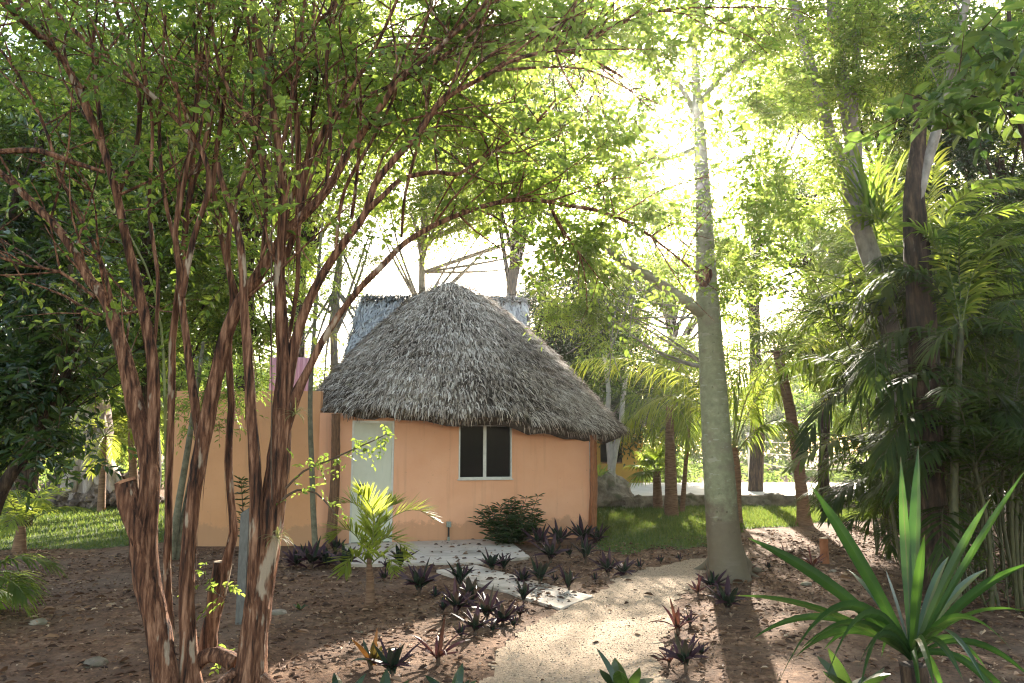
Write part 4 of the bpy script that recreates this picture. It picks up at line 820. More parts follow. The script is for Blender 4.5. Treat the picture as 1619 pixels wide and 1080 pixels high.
b = MB(); sc_ = P(1112, 470, 9.17); rock(b, P(1112, 436, 9.24), (.10, .06, .14), 5, 2, .35); b.build('scar', M['bark_red'], Z, True)
cr = MB(); E_ = np.array(ends); E_ = E_[rg.integers(0, len(E_), 330)] + rg.normal(0, .2, (330, 3)); sprays(cr, E_, 7, .3, .085, .42, rg)
for q in [(900,330,70,50,8.8,60),(1200,90,80,70,9.6,80),(1190,330,100,90,9.8,210),(1050,300,80,60,9.2,110),(1240,290,90,60,9.0,150),(1070,10,110,40,9.4,90),(1210,200,90,80,9.2,90),(1150,170,60,80,9.0,35),(1120,420,90,70,9.8,150)]: sprays(cr, blob(*q, rg), 7, .3, .085, .42, rg)
cr.build('crown', [M['leaf_bright'], M['twig']], Z)

# ---------------------------------------------------------------- grey trees at right
T1 = thing('grey_barked_tree', 'grey tree splitting into three pale stems above the palms at right', 'tree', G(1448, 868))
tm = MB(); limb(tm, [(1450,890,50),(1446,800,40),(1440,700,38),(1425,600,36),(1408,520,35),(1390,450,35),(1368,380,36),(1352,330,38),(1345,290,38)], 8.9, rg, 16, .06, 51); ends = []
for q in ([(1348,310,28),(1330,255,26),(1312,215,25),(1292,140,22),(1268,60,18),(1250,-20,15)], [(1346,290,34),(1350,240,32),(1340,180,30),(1327,100,28),(1318,30,26),(1315,-60,22)], [(1346,240,16),(1350,180,15),(1354,120,14),(1356,50,13),(1362,-40,11)]):
    c3, r3 = limb(tm, q, 8.9, rg, 12, .04, 52); ends += shoots(tm, c3, r3, rg, 9, 1.3, .012, .5, 1, .4, 0, 540)
tm.build('trunk', M['bark_grey'], T1, True)
cr = MB(); E_ = np.array(ends); E_ = E_[rg.integers(0, len(E_), 320)] + rg.normal(0, .22, (320, 3)); sprays(cr, E_, 9, .32, .08, .36, rg)
for q in [(1270,100,90,80,8.4,190),(1400,60,110,70,8.6,260),(1300,20,120,50,9.6,170),(1230,200,80,50,8.0,90),(1450,130,70,70,9.5,150)]: sprays(cr, blob(*q, rg), 9, .32, .08, .36, rg)
cr.build('crown', [M['leaf_bright'], M['twig']], T1)
LWF = .55
T2 = thing('grey_barked_tree', 'leaning grey stem rising from a thick dark broken trunk at far right', 'tree', G(1478, 905))
tm = MB(); limb(tm, [(1482,930,110),(1478,880,92),(1472,800,84),(1466,700,80),(1462,600,78),(1456,500,76),(1450,420,72),(1446,360,64),(1446,300,54),(1450,250,44),(1454,205,36),(1452,165,30),(1450,152,20)], 7.9, rg, 18, .10, 53)
tm.build('trunk', M['bark_dark'], T2, True)
tm = MB(); c3, r3 = limb(tm, [(1448,330,30),(1462,270,29),(1478,215,29),(1490,160,28),(1504,100,27),(1518,45,25),(1528,0,23),(1540,-60,20)], 7.85, rg, 12, .04, 54); ends = shoots(tm, c3, r3, rg, 10, 1.3, .012, .4, 1, .4, 0, 560); tm.build('limb', M['bark_grey'], T2, True)
cr = MB(); E_ = np.array(ends); E_ = E_[rg.integers(0, len(E_), 200)] + rg.normal(0, .22, (200, 3)); sprays(cr, E_, 9, .32, .085, .4, rg)
for q in [(1540,60,110,70,8.0,200)]: sprays(cr, blob(*q, rg), 9, .32, .085, .4, rg)
cr.build('crown', [M['leaf_mid'], M['twig']], T2)
T3 = thing('dark_stemmed_tree', 'slim dark stem with big rounded leaves at the right edge', 'tree', G(1640, 1010))
tm = MB(); c3, r3 = limb(tm, [(1640,1030,26),(1640,800,22),(1638,600,20),(1634,400,18),(1622,250,16),(1608,170,14),(1600,100,13),(1596,40,12),(1592,-50,10)], 5.6, rg, 10, .08, 55)
limb(tm, [(1610,190,9),(1570,165,7),(1530,150,6),(1490,160,4,5.4)], 5.6, rg, 6, .06, 56); limb(tm, [(1603,120,7),(1580,100,6),(1555,85,4)], 5.6, rg, 6, .06, 57)
tm.build('trunk', M['bark_dark'], T3, True)
cr = MB(); q = np.vstack([blob(1560,90,60,60,5.2,16,rg), blob(1525,160,60,40,5.2,16,rg), blob(1600,50,50,50,5.,10,rg), blob(1460,175,40,30,5.4,5,rg)]); sprays(cr, q, 6, .28, .15, .55, rg, leafmat=0); cr.build('crown', [M['leaf_mid'], M['twig']], T3)

LWF = 1.
# ---------------------------------------------------------------- left edge: dark leafy tree
L1 = thing('dark_leafy_tree', 'dark tree with big glossy leaves filling the left edge', 'tree', G(-40, 905))
tm = MB(); c3, r3 = limb(tm, [(-60,920,50),(-30,840,40),(5,770,22),(45,710,18),(80,640,15),(105,590,13),(122,545,11),(125,480,9),(110,420,7)], 7.0, rg, 9, .08, 61); ends = shoots(tm, c3, r3, rg, 12, 1.2, .010, .3, 1, .5, 0, 600)
c3, r3 = limb(tm, [(-40,860,40),(-60,700,34),(-50,560,28),(-20,440,22),(10,360,16),(30,290,10)], 7.4, rg, 9, .08, 62); ends += shoots(tm, c3, r3, rg, 16, 1.3, .012, .2, 1, .4, 0, 620)
tm.build('trunk', M['bark_dark'], L1, True)
cr = MB(); E_ = np.array(ends); E_ = E_[rg.integers(0, len(E_), 300)] + rg.normal(0, .2, (300, 3)); sprays(cr, E_, 8, .32, .12, .45, rg)
for q in [(50,500,90,110,7.4,210),(40,640,90,80,7.0,170),(-30,560,80,160,7.2,120),(70,390,90,80,7.8,170),(120,440,60,70,8.4,110)]: sprays(cr, blob(*q, rg), 8, .32, .12, .45, rg)
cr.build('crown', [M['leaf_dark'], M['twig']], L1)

BD = 2.3
# ---------------------------------------------------------------- trees farther back
def back_tree(name, label, base_px, Y, trunk, blobs, leaf, nleaf, mat, bark, group, seed, asp=.5, twig=.5, flat=.5, droop=.25):
    rg = np.random.default_rng(seed); bp = P(base_px, 700, Y); t = thing(name, label, 'tree', (bp[0], Y, 0), group); tm = MB()
    pos = [(bp[0], Y, -.1)] + [P(x, y, Y) for x, y, w_ in trunk]; rad = [trunk[0][2]*1.25*Y/F/2] + [w_*Y/F/2 for x, y, w_ in trunk]
    c, r = tube(tm, pos, rad, 10, .4, .06, seed, wob=.03); cr = MB()
    for (px, py, rx, ry, n) in blobs:
        q = blob(px, py, rx*1.1, ry*1.1, Y + rg.uniform(-1.2, 1.2), int(n*BD), rg, clumps=20); sprays(cr, q, nleaf, twig, leaf*1.1, asp, rg, flat, droop, twigmat=1)
        e = P(px, py, Y); i = int(len(c)*rg.uniform(.55, .95)); i = min(i, len(c)-1)
        for k in range(4):
            g = q[int(rg.integers(0, len(q)))]; mdp = (c[i]+g)/2 + rg.normal(0, .15, 3); tube(tm, [c[i], mdp, g], [r[i]*.5, r[i]*.3, .008], 6, .5, .05, k, cap=False)
    tm.build('trunk', bark, t, True); cr.build('crown', [mat, M['twig']], t); return t
# (density) left-hand trees stand closer together
GB = 'trees growing behind the hut and garden'
BT = [
 ('shade_tree','tall green tree behind the left lawn, at the left edge',40,15,[(60,600,30),(70,400,24),(60,250,16)],[(60,330,150,120,420),(-40,200,140,130,320),(140,220,120,110,330),(40,120,140,80,280),(60,520,120,90,330)],.11,'leaf_canopy','bark_dark'),
 ('shade_tree','leafy tree behind the two leftmost red trunks',240,17,[(240,600,26),(235,420,22),(240,280,14)],[(230,330,120,130,420),(190,180,130,100,330),(300,230,110,110,330),(250,470,110,90,330),(180,560,80,80,200)],.11,'leaf_canopy','bark_dark'),
 ('shade_tree','bright yellow-green tree rising over the annex roof',390,18,[(385,600,22),(390,420,18),(395,260,12)],[(380,420,110,110,420),(400,250,120,110,380),(330,540,70,80,240),(420,560,60,70,170),(440,120,120,80,260),(300,100,120,80,260)],.105,'leaf_bright','bark_dark'),
 ('shade_tree','broad tree farther back between the left red trunks',150,22,[(150,650,24),(150,480,20),(150,330,14)],[(120,420,130,120,360),(200,320,120,120,360),(60,250,130,120,330),(260,180,130,120,330),(140,80,150,90,300),(300,430,100,110,300)],.14,'leaf_mid','bark_dark'),
 ('shade_tree','tall tree farther back behind the arching branches',470,25,[(470,650,22),(475,480,18),(480,330,12)],[(470,250,110,110,330),(560,180,110,100,300),(420,380,80,90,240),(520,90,130,90,300),(620,100,100,80,240),(400,60,120,80,240)],.15,'leaf_bright','bark_dark'),
 ('shade_tree','tall spreading tree far behind the hut ridge, right of the grey-trunked one',800,24,[(800,600,20),(810,430,16),(820,280,11)],[(760,230,90,80,200),(860,160,100,80,220),(900,300,80,70,170),(780,80,120,70,200),(940,60,100,60,150),(690,150,80,70,130)],.15,'leaf_mid','bark_dark'),
 ('shade_tree','tall tree behind the slim palm whose crown closes the sky',1190,22,[(1195,640,20),(1195,450,16),(1200,300,11)],[(1220,330,90,70,190),(1280,200,80,80,200),(1150,400,80,60,150),(1240,60,110,60,190),(1000,340,70,60,110),(1330,320,60,80,130)],.14,'leaf_mid','bark_dark'),
 ('feathery_tree','pale feathery tree between the annex and the thatch roof',535,24,[(530,620,14),(528,480,11),(540,380,8)],[(520,520,45,70,260),(545,440,45,55,170),(590,530,35,55,150),(500,600,40,40,110),(560,360,50,50,120)],.10,'leaf_bright','bark_grey'),
 ('shade_tree','slender grey-trunked tree sticking up behind the thatch ridge',668,30,[(668,480,11),(668,400,10),(672,340,8),(665,270,6)],[(640,300,70,45,210),(720,290,80,50,230),(700,370,50,35,70),(800,330,80,60,220),(660,210,110,70,240),(820,190,110,70,170),(900,270,100,60,170),(860,90,110,60,130),(930,350,90,50,150)],.14,'leaf_bright','bark_grey'),
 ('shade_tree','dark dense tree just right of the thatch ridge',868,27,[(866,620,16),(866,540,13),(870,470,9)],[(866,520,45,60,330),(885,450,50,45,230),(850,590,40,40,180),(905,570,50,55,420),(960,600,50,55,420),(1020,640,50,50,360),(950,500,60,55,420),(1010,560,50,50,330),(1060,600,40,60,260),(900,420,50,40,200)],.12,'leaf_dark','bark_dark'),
 ('feathery_tree','bright tree with drooping fine foliage left of the green trunk',1128,13,[(1128,640,10),(1110,500,8),(1010,430,6)],[(925,440,62,62,110),(940,510,50,60,110),(1000,470,62,60,100),(895,395,60,30,40),(965,560,45,40,60)],.075,'leaf_bright','bark_grey'),
 ('shade_tree','hazy pale tree behind the coconut palm',1060,30,[(1060,640,16),(1062,540,12),(1065,450,8)],[(1020,520,70,60,330),(1080,450,70,60,260),(1010,620,50,50,210),(1110,560,50,70,200),(1000,400,80,50,190),(1080,370,80,50,170),(1160,440,60,60,170),(1010,310,80,40,90)],.14,'leaf_mid','bark_dark'),
 ('shade_tree','pale sunlit tree behind the slim palm',1300,18,[(1300,600,14),(1290,480,11),(1270,400,8)],[(1200,430,70,50,190),(1260,400,70,60,200),(1290,520,60,60,190),(1190,540,50,60,150),(1330,420,70,60,200),(1250,300,80,50,110)],.10,'leaf_bright','bark_dark'),
 ('shade_tree','tall green tree behind the grey stems at upper right',1400,15,[(1405,600,26),(1395,400,20),(1390,250,14)],[(1400,150,130,90,360),(1480,70,120,80,300),(1290,160,70,60,120),(1500,220,100,80,300),(1390,320,90,80,260)],.10,'leaf_bright','bark_dark'),
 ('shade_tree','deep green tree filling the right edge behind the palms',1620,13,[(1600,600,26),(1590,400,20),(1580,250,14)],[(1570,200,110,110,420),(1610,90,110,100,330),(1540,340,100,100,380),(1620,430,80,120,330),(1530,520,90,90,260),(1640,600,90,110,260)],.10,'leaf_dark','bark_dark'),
 ('shade_tree','dark sun-blocking tree added deep inside the palm thicket, right of the broken trunk',1500,15,[(1500,650,22),(1500,500,18),(1500,420,12)],[(1500,430,90,90,420),(1550,560,90,80,420),(1470,600,70,80,330),(1600,660,80,80,330),(1450,480,60,60,200),(1520,720,90,50,260)],.11,'leaf_dark','bark_dark'),  # extra dense tree put in to keep sun off the thicket
 ('shade_tree','green tree past the rubble wall at right, behind the palm thicket',1390,24,[(1385,700,14),(1390,620,11),(1385,540,8)],[(1380,560,80,70,300),(1430,640,70,60,240),(1330,620,60,50,190),(1450,520,70,70,210)],.12,'leaf_mid','bark_dark'),
 ('shade_tree','leafy tree at the far end of the left lawn behind the rock mound',60,25,[(40,700,20),(50,600,16),(60,520,10)],[(40,600,120,70,420),(170,560,90,70,330),(100,680,120,50,330),(230,640,80,60,260),(-60,660,90,90,260)],.13,'leaf_bright','bark_dark'),
 ('shade_tree','green tree behind the annex building at mid left',330,26,[(330,680,18),(335,600,14),(330,500,9)],[(300,580,110,70,420),(420,520,90,60,300),(230,500,90,80,300),(470,580,60,50,200)],.13,'leaf_mid','bark_dark'),
]
for i, (nm, lab, bx, Y, tr, bl, lf, m_, bk) in enumerate(BT):
    ft = nm == 'feathery_tree'
    back_tree(nm, lab, bx, Y, tr, bl, lf, 10 if ft else 8, M[m_], M[bk], GB, 700+i, .22 if ft else .5, .45*Y/15, .6, .6 if ft else .3)
# the far wood
cr = MB(); tm = MB(); rg = np.random.default_rng(77)
for k in range(150):
    x = rg.uniform(-75, 75); y = rg.uniform(48, 66) - abs(x)*.15; h = rg.uniform(5.5, 10)
    if 1 < x < 16: h *= .75
    n = 130; q = rg.normal(0, 1, (n, 3)); q = nrm(q)*(rg.random((n, 1))**.4)*np.array([2.6, 2.2, h*.52]); q[:, 2] += h*.55
    sprays(cr, q+np.array([x, y, 0]), 7, 1.2, .42, .5, rg, .7, .3, twigmat=None, carve=False)
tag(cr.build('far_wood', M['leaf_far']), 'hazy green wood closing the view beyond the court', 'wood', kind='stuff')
cr = MB()   # low scrub at the wood's foot and behind the court
for k in range(240):
    x = rg.uniform(-60, 60); y = rg.uniform(28, 50); n = 40; q = nrm(rg.normal(0, 1, (n, 3)))*(rg.random((n, 1))**.4)*np.array([1.3, 1.3, .9]); q[:, 2] = abs(q[:, 2])
    sprays(cr, q+np.array([x, y, .1]), 7, .7, .26, .5, rg, .7, .2, twigmat=None, carve=False)
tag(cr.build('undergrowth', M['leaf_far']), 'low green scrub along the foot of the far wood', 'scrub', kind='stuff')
# old buttressed tree on the rock mound at left, white tree by the boulder, sapling by the hut
rg = np.random.default_rng(31)
Fg = thing('buttressed_tree', 'old pale tree with flaring buttress roots on the rock mound at left', 'tree', (P(145, 750, 20)[0], 20, 0)); tm = MB()
limb(tm, [(150,785,92),(147,755,78),(143,715,64),(140,670,56),(138,620,54),(135,560,50),(130,480,44),(120,380,36),(110,280,28)], 20., rg, 22, .16, 71, step=.2)
for (x, y, w_, x2, y2) in [(130,715,30,112,765),(160,715,30,182,765),(145,715,26,140,775),(165,730,22,200,768),(125,735,22,98,770),(152,725,22,165,775)]: limb(tm, [(x,y-60,w_*.4,19.9),(x,y,w_,19.7),((x+x2)/2,(y+y2)/2+6,w_*.9,19.5),(x2,y2+14,w_*.6,19.3)], 19.5, rg, 8, .14, 72, step=.2)
tm.build('trunk', M['bark_pale'], Fg, True); cr = MB()
for q in [(110,250,130,90,20,260),(60,330,110,80,20,200)]: sprays(cr, blob(*q, rg), 8, .6, .13, .5, rg)
cr.build('crown', [M['leaf_mid'], M['twig']], Fg)
k = 0
labs = ['grey','pinkish','brown','dark','pale','mossy']
for (px, py, wpx, hpx) in [(100,785,34,26),(130,792,30,22),(160,790,46,30),(190,785,34,26),(212,778,30,26),(85,775,26,20),(115,765,30,22),(150,770,36,22),(182,765,32,22),(207,757,26,20),(228,770,26,24),(140,778,24,16),(170,776,22,16),(95,758,24,16),(236,788,24,18),(200,795,18,12),(120,798,18,12),(66,788,24,16)]:
    base = P(px, 797, 19.9 - (py-750)*.012); o = P(px, py, 19.9-(py-750)*.012); s = px2m(wpx, 19.9)/2; b = MB(); rock(b, (o[0], o[1], max(o[2], .05)), (s*1.15, s*1.1, px2m(hpx, 19.9)/2*1.25), 60+k, 3, .55, 0, 1.7)
    tag(b.build('mound_rock', M['rock_dark']), 'rough dark limestone rock heaped around the old buttressed tree', 'rock', 'rocks heaped around the buttressed tree'); k += 1
b = MB(); o = P(160, 790, 20.4); rock(b, (o[0], 20.6, .1), (1.5, .7, .30), 91, 3, .25); tag(b.build('rock_mound', M['rock_dark'], None, True), kind='structure')
Wt = thing('white_stemmed_tree', 'forked whitish tree in front of the mustard house', 'tree', (P(965, 752, 19.8)[0], 19.8, 0)); tm = MB()
limb(tm, [(967,800,13),(967,752,12),(966,720,12),(962,690,10),(960,660,9),(962,620,8),(955,560,6)], 19.8, rg, 9, .06, 73); limb(tm, [(967,745,11),(974,705,10),(982,670,9),(984,640,8),(990,590,6)], 19.8, rg, 9, .06, 74); limb(tm, [(940,800,10),(937,740,9),(934,690,8),(936,640,6)], 20.4, rg, 8, .06, 75)
tm.build('trunk', M['bark_white'], Wt, True); cr = MB()
for q in [(965,590,45,35,19.8,120),(1000,560,45,35,20,90)]: sprays(cr, blob(*q, rg), 8, .5, .10, .5, rg)
cr.build('crown', [M['leaf_mid'], M['twig']], Wt)
Sp = thing('sapling', 'thin greenish sapling pole in front of the annex wall beside the thatch', 'sapling', G(498, 866)); tm = MB()
c, r = limb(tm, [(499,872,11),(497,845,9),(493,780,8.5),(491,700,8),(491,640,7.5),(493,590,7),(497,530,6.5),(500,470,5.5),(505,400,4.5),(512,330,3)], 11.4, rg, 8, .05, 76, wob=.01); ends = shoots(tm, c, r, rg, 8, .7, .006, .6, 1, .5, 0, 650); tm.build('trunk', M['bark_sapling'], Sp, True)
cr = MB(); E_ = np.array(ends); E_ = E_[rg.integers(0, len(E_), 70)]+rg.normal(0, .12, (70, 3)); sprays(cr, E_, 8, .28, .07, .45, rg); cr.build('crown', [M['leaf_bright'], M['twig']], Sp)
Sq = thing('sapling', 'two slanting green saplings against the left end of the annex', 'sapling', G(285, 880)); tm = MB()
limb(tm, [(270,882,13),(282,800,11),(292,740,10),(300,690,9),(312,610,7),(322,540,5)], 10.8, rg, 8, .05, 77); limb(tm, [(278,885,11),(296,790,10),(310,720,9),(325,650,7),(345,570,5)], 10.9, rg, 8, .05, 78); tm.build('trunk', M['bark_sapling'], Sq, True)
cr = MB(); [sprays(cr, blob(*q, rg), 9, .35, .085, .3, rg) for q in [(375,640,28,50,11,60),(330,600,40,40,11,55),(300,640,25,40,11,30),(385,580,30,40,11,40)]]; cr.build('crown', [M['leaf_bright'], M['twig']], Sq)
# ---------------------------------------------------------------- palms
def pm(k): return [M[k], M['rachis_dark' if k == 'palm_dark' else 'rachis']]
def palm(name, label, base, trunk, nf, top, rg, L=1.6, el=(.2, 1.2), droop=1.4, nl=32, ll=.42, lw=.028, kind='palm', bark='bark_palm', group=None, azs=None, r0=.014, **kw):
    """trunk: (point, radius) list; nf fronds spring from top"""
    t = thing(name, label, 'palm', base, group)
    if trunk:
        tm = MB(); tube(tm, [p for p, r_ in trunk], [r_ for p, r_ in trunk], 12, .06, .06, int(rg.integers(99))); tm.build('trunk', M[bark], t, True)
    for k in range(nf):
        az = azs[k % len(azs)] if azs is not None else k*2.4 + rg.normal(0, .2); u = (k+.5)/nf
        frond(top, az, el[1]+(el[0]-el[1])*u + rg.normal(0, .08), L*rg.uniform(.8, 1.1), droop*rg.uniform(.75, 1.25), rg, nl, ll, lw, r0, pm(kind), t, **kw)
    return t
rg = np.random.default_rng(41)
# young palm in front of the door
c = G(585, 957); Yc = c[1]; top = P(584, 880, Yc)
t = palm('young_palm', 'young feathery palm with pale arching fronds in front of the door', c, [(c-UP*.05, .05), (P(585,930,Yc), .042), (P(584,900,Yc), .032), (top, .022)], 0, top, rg)
for k, pp in enumerate([[(584,890),(592,850),(610,825),(640,808),(665,808),(686,822)], [(584,890),(578,845),(570,810),(558,795),(540,797)], [(585,890),(590,840),(588,805),(575,785),(568,782)], [(585,890),(596,860),(612,850),(632,860),(640,880)], [(583,890),(572,860),(555,840),(540,838),(528,850)], [(584,890),(588,845),(600,815),(618,800),(625,798)], [(585,895),(600,880),(616,885),(622,905)], [(583,895),(566,880),(552,885),(545,905)]]):
    yy = [Yc]*len(pp); dd = [0,.0,-.35,.3,-.2,.25,-.4,-.3][k]; pts = [(x, y, Yc+dd*i/(len(pp)-1)) for i, (x, y) in enumerate(pp)]
    frond_px(pts, rg, 44, .30, .020, .008, pm('palm_gold'), t, s0=.2, sag=.12, vee=.4, a0=55)
# coconut palm behind the ceiba
c = G(1163, 830); Yc = c[1]; top = P(1158, 708, Yc)
t = palm('coconut_palm', 'young coconut palm with long yellow-green fronds arching behind the green trunk', c, [(c-UP*.1, .16), (P(1163,800,Yc), .12), (P(1162,750,Yc), .12), (top, .10)], 0, top, rg)
for k, (pp, dy) in enumerate([([(1152,715),(1135,660),(1105,610),(1050,578),(980,565),(925,568),(885,585)], -1.2), ([(1160,715),(1180,630),(1215,580),(1270,540),(1335,512)], -1.), ([(1152,715),(1150,620),(1135,540),(1100,480),(1050,470)], .6), ([(1158,715),(1168,620),(1172,530),(1190,440),(1230,400)], .5), ([(1160,715),(1185,650),(1225,590),(1260,580),(1290,600)], .8), ([(1150,715),(1120,650),(1070,625),(1020,640),(985,680)], -.6), ([(1158,715),(1162,640),(1150,560),(1160,480),(1140,420)], 1.2), ([(1162,720),(1195,680),(1235,665),(1265,690)], -.5), ([(1156,715),(1140,640),(1095,560),(1040,520),(985,510)], 1.)]):
    pts = [(x, y, Yc+dy*i/(len(pp)-1)) for i, (x, y) in enumerate(pp)]
    frond_px(pts, rg, 58, .72, .030, .022, pm('palm_gold' if k in (0,1,5) else 'palm'), t, s0=.22, sag=.85, vee=.05, a0=60, a1=30)
# slim palm by the court
c = G(1271, 830); Yc = c[1]; top = P(1228, 555, Yc)
palm('slim_palm', 'slim leaning palm with a rounded crown on the sunlit ground right of the green trunk', c, [(c-UP*.05, .19), (P(1270,810,Yc), .13), (P(1264,750,Yc), .115), (P(1254,680,Yc), .11), (P(1243,620,Yc), .10), (top, .09)], 15, top, rg, 2.1, (-.5, 1.35), 1.5, 40, .55, .028, 'palm', sag=.7, vee=.15)
# slender palms right of the boulder
for i, (bx, by, tx, ty, w_, L, lab) in enumerate([(1062,818,1058,640,18,1.5,'thicker slender palm on the small lawn, left of the green trunk'),(1078,812,1092,640,7,1.2,'thin leaning palm stem beside the thicker slender palm'),(1052,810,1075,560,6,1.3,'tallest thin palm stem of the cluster on the small lawn')]):
    c = G(bx, by); Yc = c[1]; top = P(tx, ty, Yc); r = px2m(w_, Yc)/2
    palm('slender_palm', lab, c, [(c-UP*.05, r*1.3), ((c*2+top)/3, r), (top, r*.6)], 13, top, rg, L, (-.4, 1.3), 1.5, 26, .42, .022, 'palm', bark='bark_palm', group='slender palms on the small lawn', sag=.7)
# fan palm
def fan_leaf(mb, o, d, R_, rg, nseg=22, spread=2.5):
    d = nrm(d); s = nrm(np.cross(d, UP)+1e-3); n_ = np.cross(s, d)
    for a in np.linspace(-spread, spread, nseg):
        dd = d*math.cos(a)+s*math.sin(a)+n_*.12; L = R_*(.75+.25*math.cos(a*.6))*rg.uniform(.92, 1.05); u = np.linspace(0, 1, 5)
        p = o + dd[None]*(u*L)[:, None] - UP*(L*.45*u**2.5)[:, None]; ribbon(mb, p, R_*.115*np.array([.25, .8, 1., .6, .05]), nrm(np.cross(dd, n_)), .15, np.clip(rg.normal(.5, .12), 0, 1), 0)
c = G(1040, 806); Yc = c[1]; top = P(1038, 745, Yc); t = thing('fan_palm', 'small fan palm with round pleated leaves beside the low stone wall', 'palm', c)
tm = MB(); tube(tm, [c-UP*.05, (c+top)/2, top], [.13, .11, .10], 10, .06, .1, 3); tm.build('trunk', M['bark_palm'], t, True)
for k in range(15):
    az = k*2.4; el = 1.3-1.7*k/15; d = np.array([math.cos(az)*math.cos(el), math.sin(az)*math.cos(el), math.sin(el)]); b = MB(); e = top+d*.45; tube(b, [top, (top+e)/2+UP*.03, e], [.012, .009, .007], 5, .2, mat=1, cap=False); fan_leaf(b, e, d-UP*.15, .50, rg); b.build('leaf', pm('palm'), t)
# palms at left
for i, (bx, by, Y_, tx, ty, w_, nf, L, kind, lab, el_) in enumerate([(30,872,None,34,832,16,11,1.15,'palm_gold','small sunlit palm on the edge of the left lawn',(.5,1.4)),(160,812,None,165,690,10,11,1.5,'palm_gold','palm with bright drooping fronds in front of the buttressed tree',(-.3,1.2)),(215,812,None,205,640,12,12,1.7,'palm','tall feathery palm right of the buttressed tree',(-.4,1.2)),(-60,985,None,-52,930,14,9,.8,'palm','low palm at the bottom left corner of the view',(-.1,1.1))]):
    c = G(bx, by); Yc = c[1]; top = P(tx, ty, Yc); r = px2m(w_, Yc)/2
    palm('garden_palm', lab, c, [(c-UP*.05, r*1.3), ((c+top)/2, r), (top, r*.7)], nf, top, rg, L, el_, 1.5, 28, .36, .024, kind, group='garden palms on the left', sag=.5)
c = G(205, 1005); t = thing('hanging_palm_leaf', 'single bright palm leaf lit up among the dark left stems', 'palm leaf', P(185, 330, 7.)); frond_px([(188,345,7.),(170,325,7.),(150,300,7.),(140,270,7.)], rg, 22, .30, .024, .008, pm('palm_gold'), t, s0=.1, sag=.3, vee=.1, a0=50)
limb_ = MB(); tube(limb_, [P(188,345,7.), P(230,420,7.1), P(255,520,7.2), P(262,700,7.2), G(262, 935)], [.008, .01, .012, .014, .018], 6, .3); limb_.build('petiole', M['rachis'], t)

# thicket of clumping palms at right
def clump(name, label, bx, by, canes, rg, kind='palm_dark', h=(1.5, 3.), L=1.5, nf=5, group=None, ll=.36, lw=.026, dark='rachis_dark', lean=.25, nl=26, azb=None):
    c = G(bx, by); t = thing(name, label, 'palm', c, group); tm = MB()
    for k in range(canes):
        a = rg.uniform(0, 6.28); rr = rg.uniform(.03, .38); p0 = c + np.array([math.cos(a)*rr, math.sin(a)*rr, -.05]); hh = rg.uniform(*h); ln = lean*rg.uniform(.3, 1.3)
        p2 = p0 + np.array([math.cos(a)*ln*hh*.5, math.sin(a)*ln*hh*.5, hh]); p1 = (p0+p2)/2 + rg.normal(0, .05, 3) - np.array([math.cos(a), math.sin(a), 0])*.06
        r = rg.uniform(.012, .022); tube(tm, [p0, p1, p2], [r*1.2, r, r*.8], 8, .1, .03, k, cap=False)
        for f in range(nf):
            az = f*2.4+rg.normal(0, .3)+a if azb is None else azb + rg.normal(0, .9)
            frond(p2-UP*.06*f, az, rg.uniform(.5, 1.35)-.25*f/nf, L*rg.uniform(.75, 1.15), rg.uniform(1., 1.9), rg, nl, ll, lw, .009, pm(kind), t, sag=.45, vee=.2)
    tm.build('canes', M[dark], t, True); return t
rg = np.random.default_rng(51)
GT = 'clumping palms in the dark thicket at right'
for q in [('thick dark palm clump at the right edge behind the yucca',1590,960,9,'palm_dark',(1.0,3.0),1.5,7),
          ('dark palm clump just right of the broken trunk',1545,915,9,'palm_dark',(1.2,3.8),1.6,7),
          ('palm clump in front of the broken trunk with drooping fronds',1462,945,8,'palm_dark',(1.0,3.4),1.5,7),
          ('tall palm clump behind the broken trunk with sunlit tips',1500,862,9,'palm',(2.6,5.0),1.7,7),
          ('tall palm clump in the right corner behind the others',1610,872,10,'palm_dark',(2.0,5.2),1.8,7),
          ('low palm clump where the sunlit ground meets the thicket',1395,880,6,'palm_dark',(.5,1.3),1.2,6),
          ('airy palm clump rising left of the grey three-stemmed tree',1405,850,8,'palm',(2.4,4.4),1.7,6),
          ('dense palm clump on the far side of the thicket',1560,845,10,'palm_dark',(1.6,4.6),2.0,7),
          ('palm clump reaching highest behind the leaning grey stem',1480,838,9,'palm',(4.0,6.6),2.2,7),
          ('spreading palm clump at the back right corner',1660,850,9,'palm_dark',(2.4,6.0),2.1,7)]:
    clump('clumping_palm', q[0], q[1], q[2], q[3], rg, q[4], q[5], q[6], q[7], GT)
# bamboo-like thin canes at the right edge
t = thing('cane_thicket', 'bundle of thin dark bamboo-like canes with narrow leaves at the right edge', 'bamboo', G(1570, 935), None); tm = MB(); lf = MB()
for k in range(34):
    p0 = G(rg.uniform(1500, 1660), rg.uniform(900, 975)); hh = rg.uniform(1.8, 4.2); d = rg.normal(0, .16, 2); p2 = p0 + np.array([d[0]*hh, d[1]*hh, hh]); r = rg.uniform(.006, .013)
    cc, _ = tube(tm, [p0-UP*.05, (p0+p2)/2+rg.normal(0, .06, 3), p2], [r, r, r*.4], 6, .15, .03, k, cap=False)
    i = rg.integers(2, len(cc), 9); sprays(lf, cc[i], 6, .32, .13, .13, rg, .6, .4, 0, 1)
tm.build('canes', M['rachis_dark'], t, True); lf.build('foliage', [M['palm_dark'], M['twig']], t)
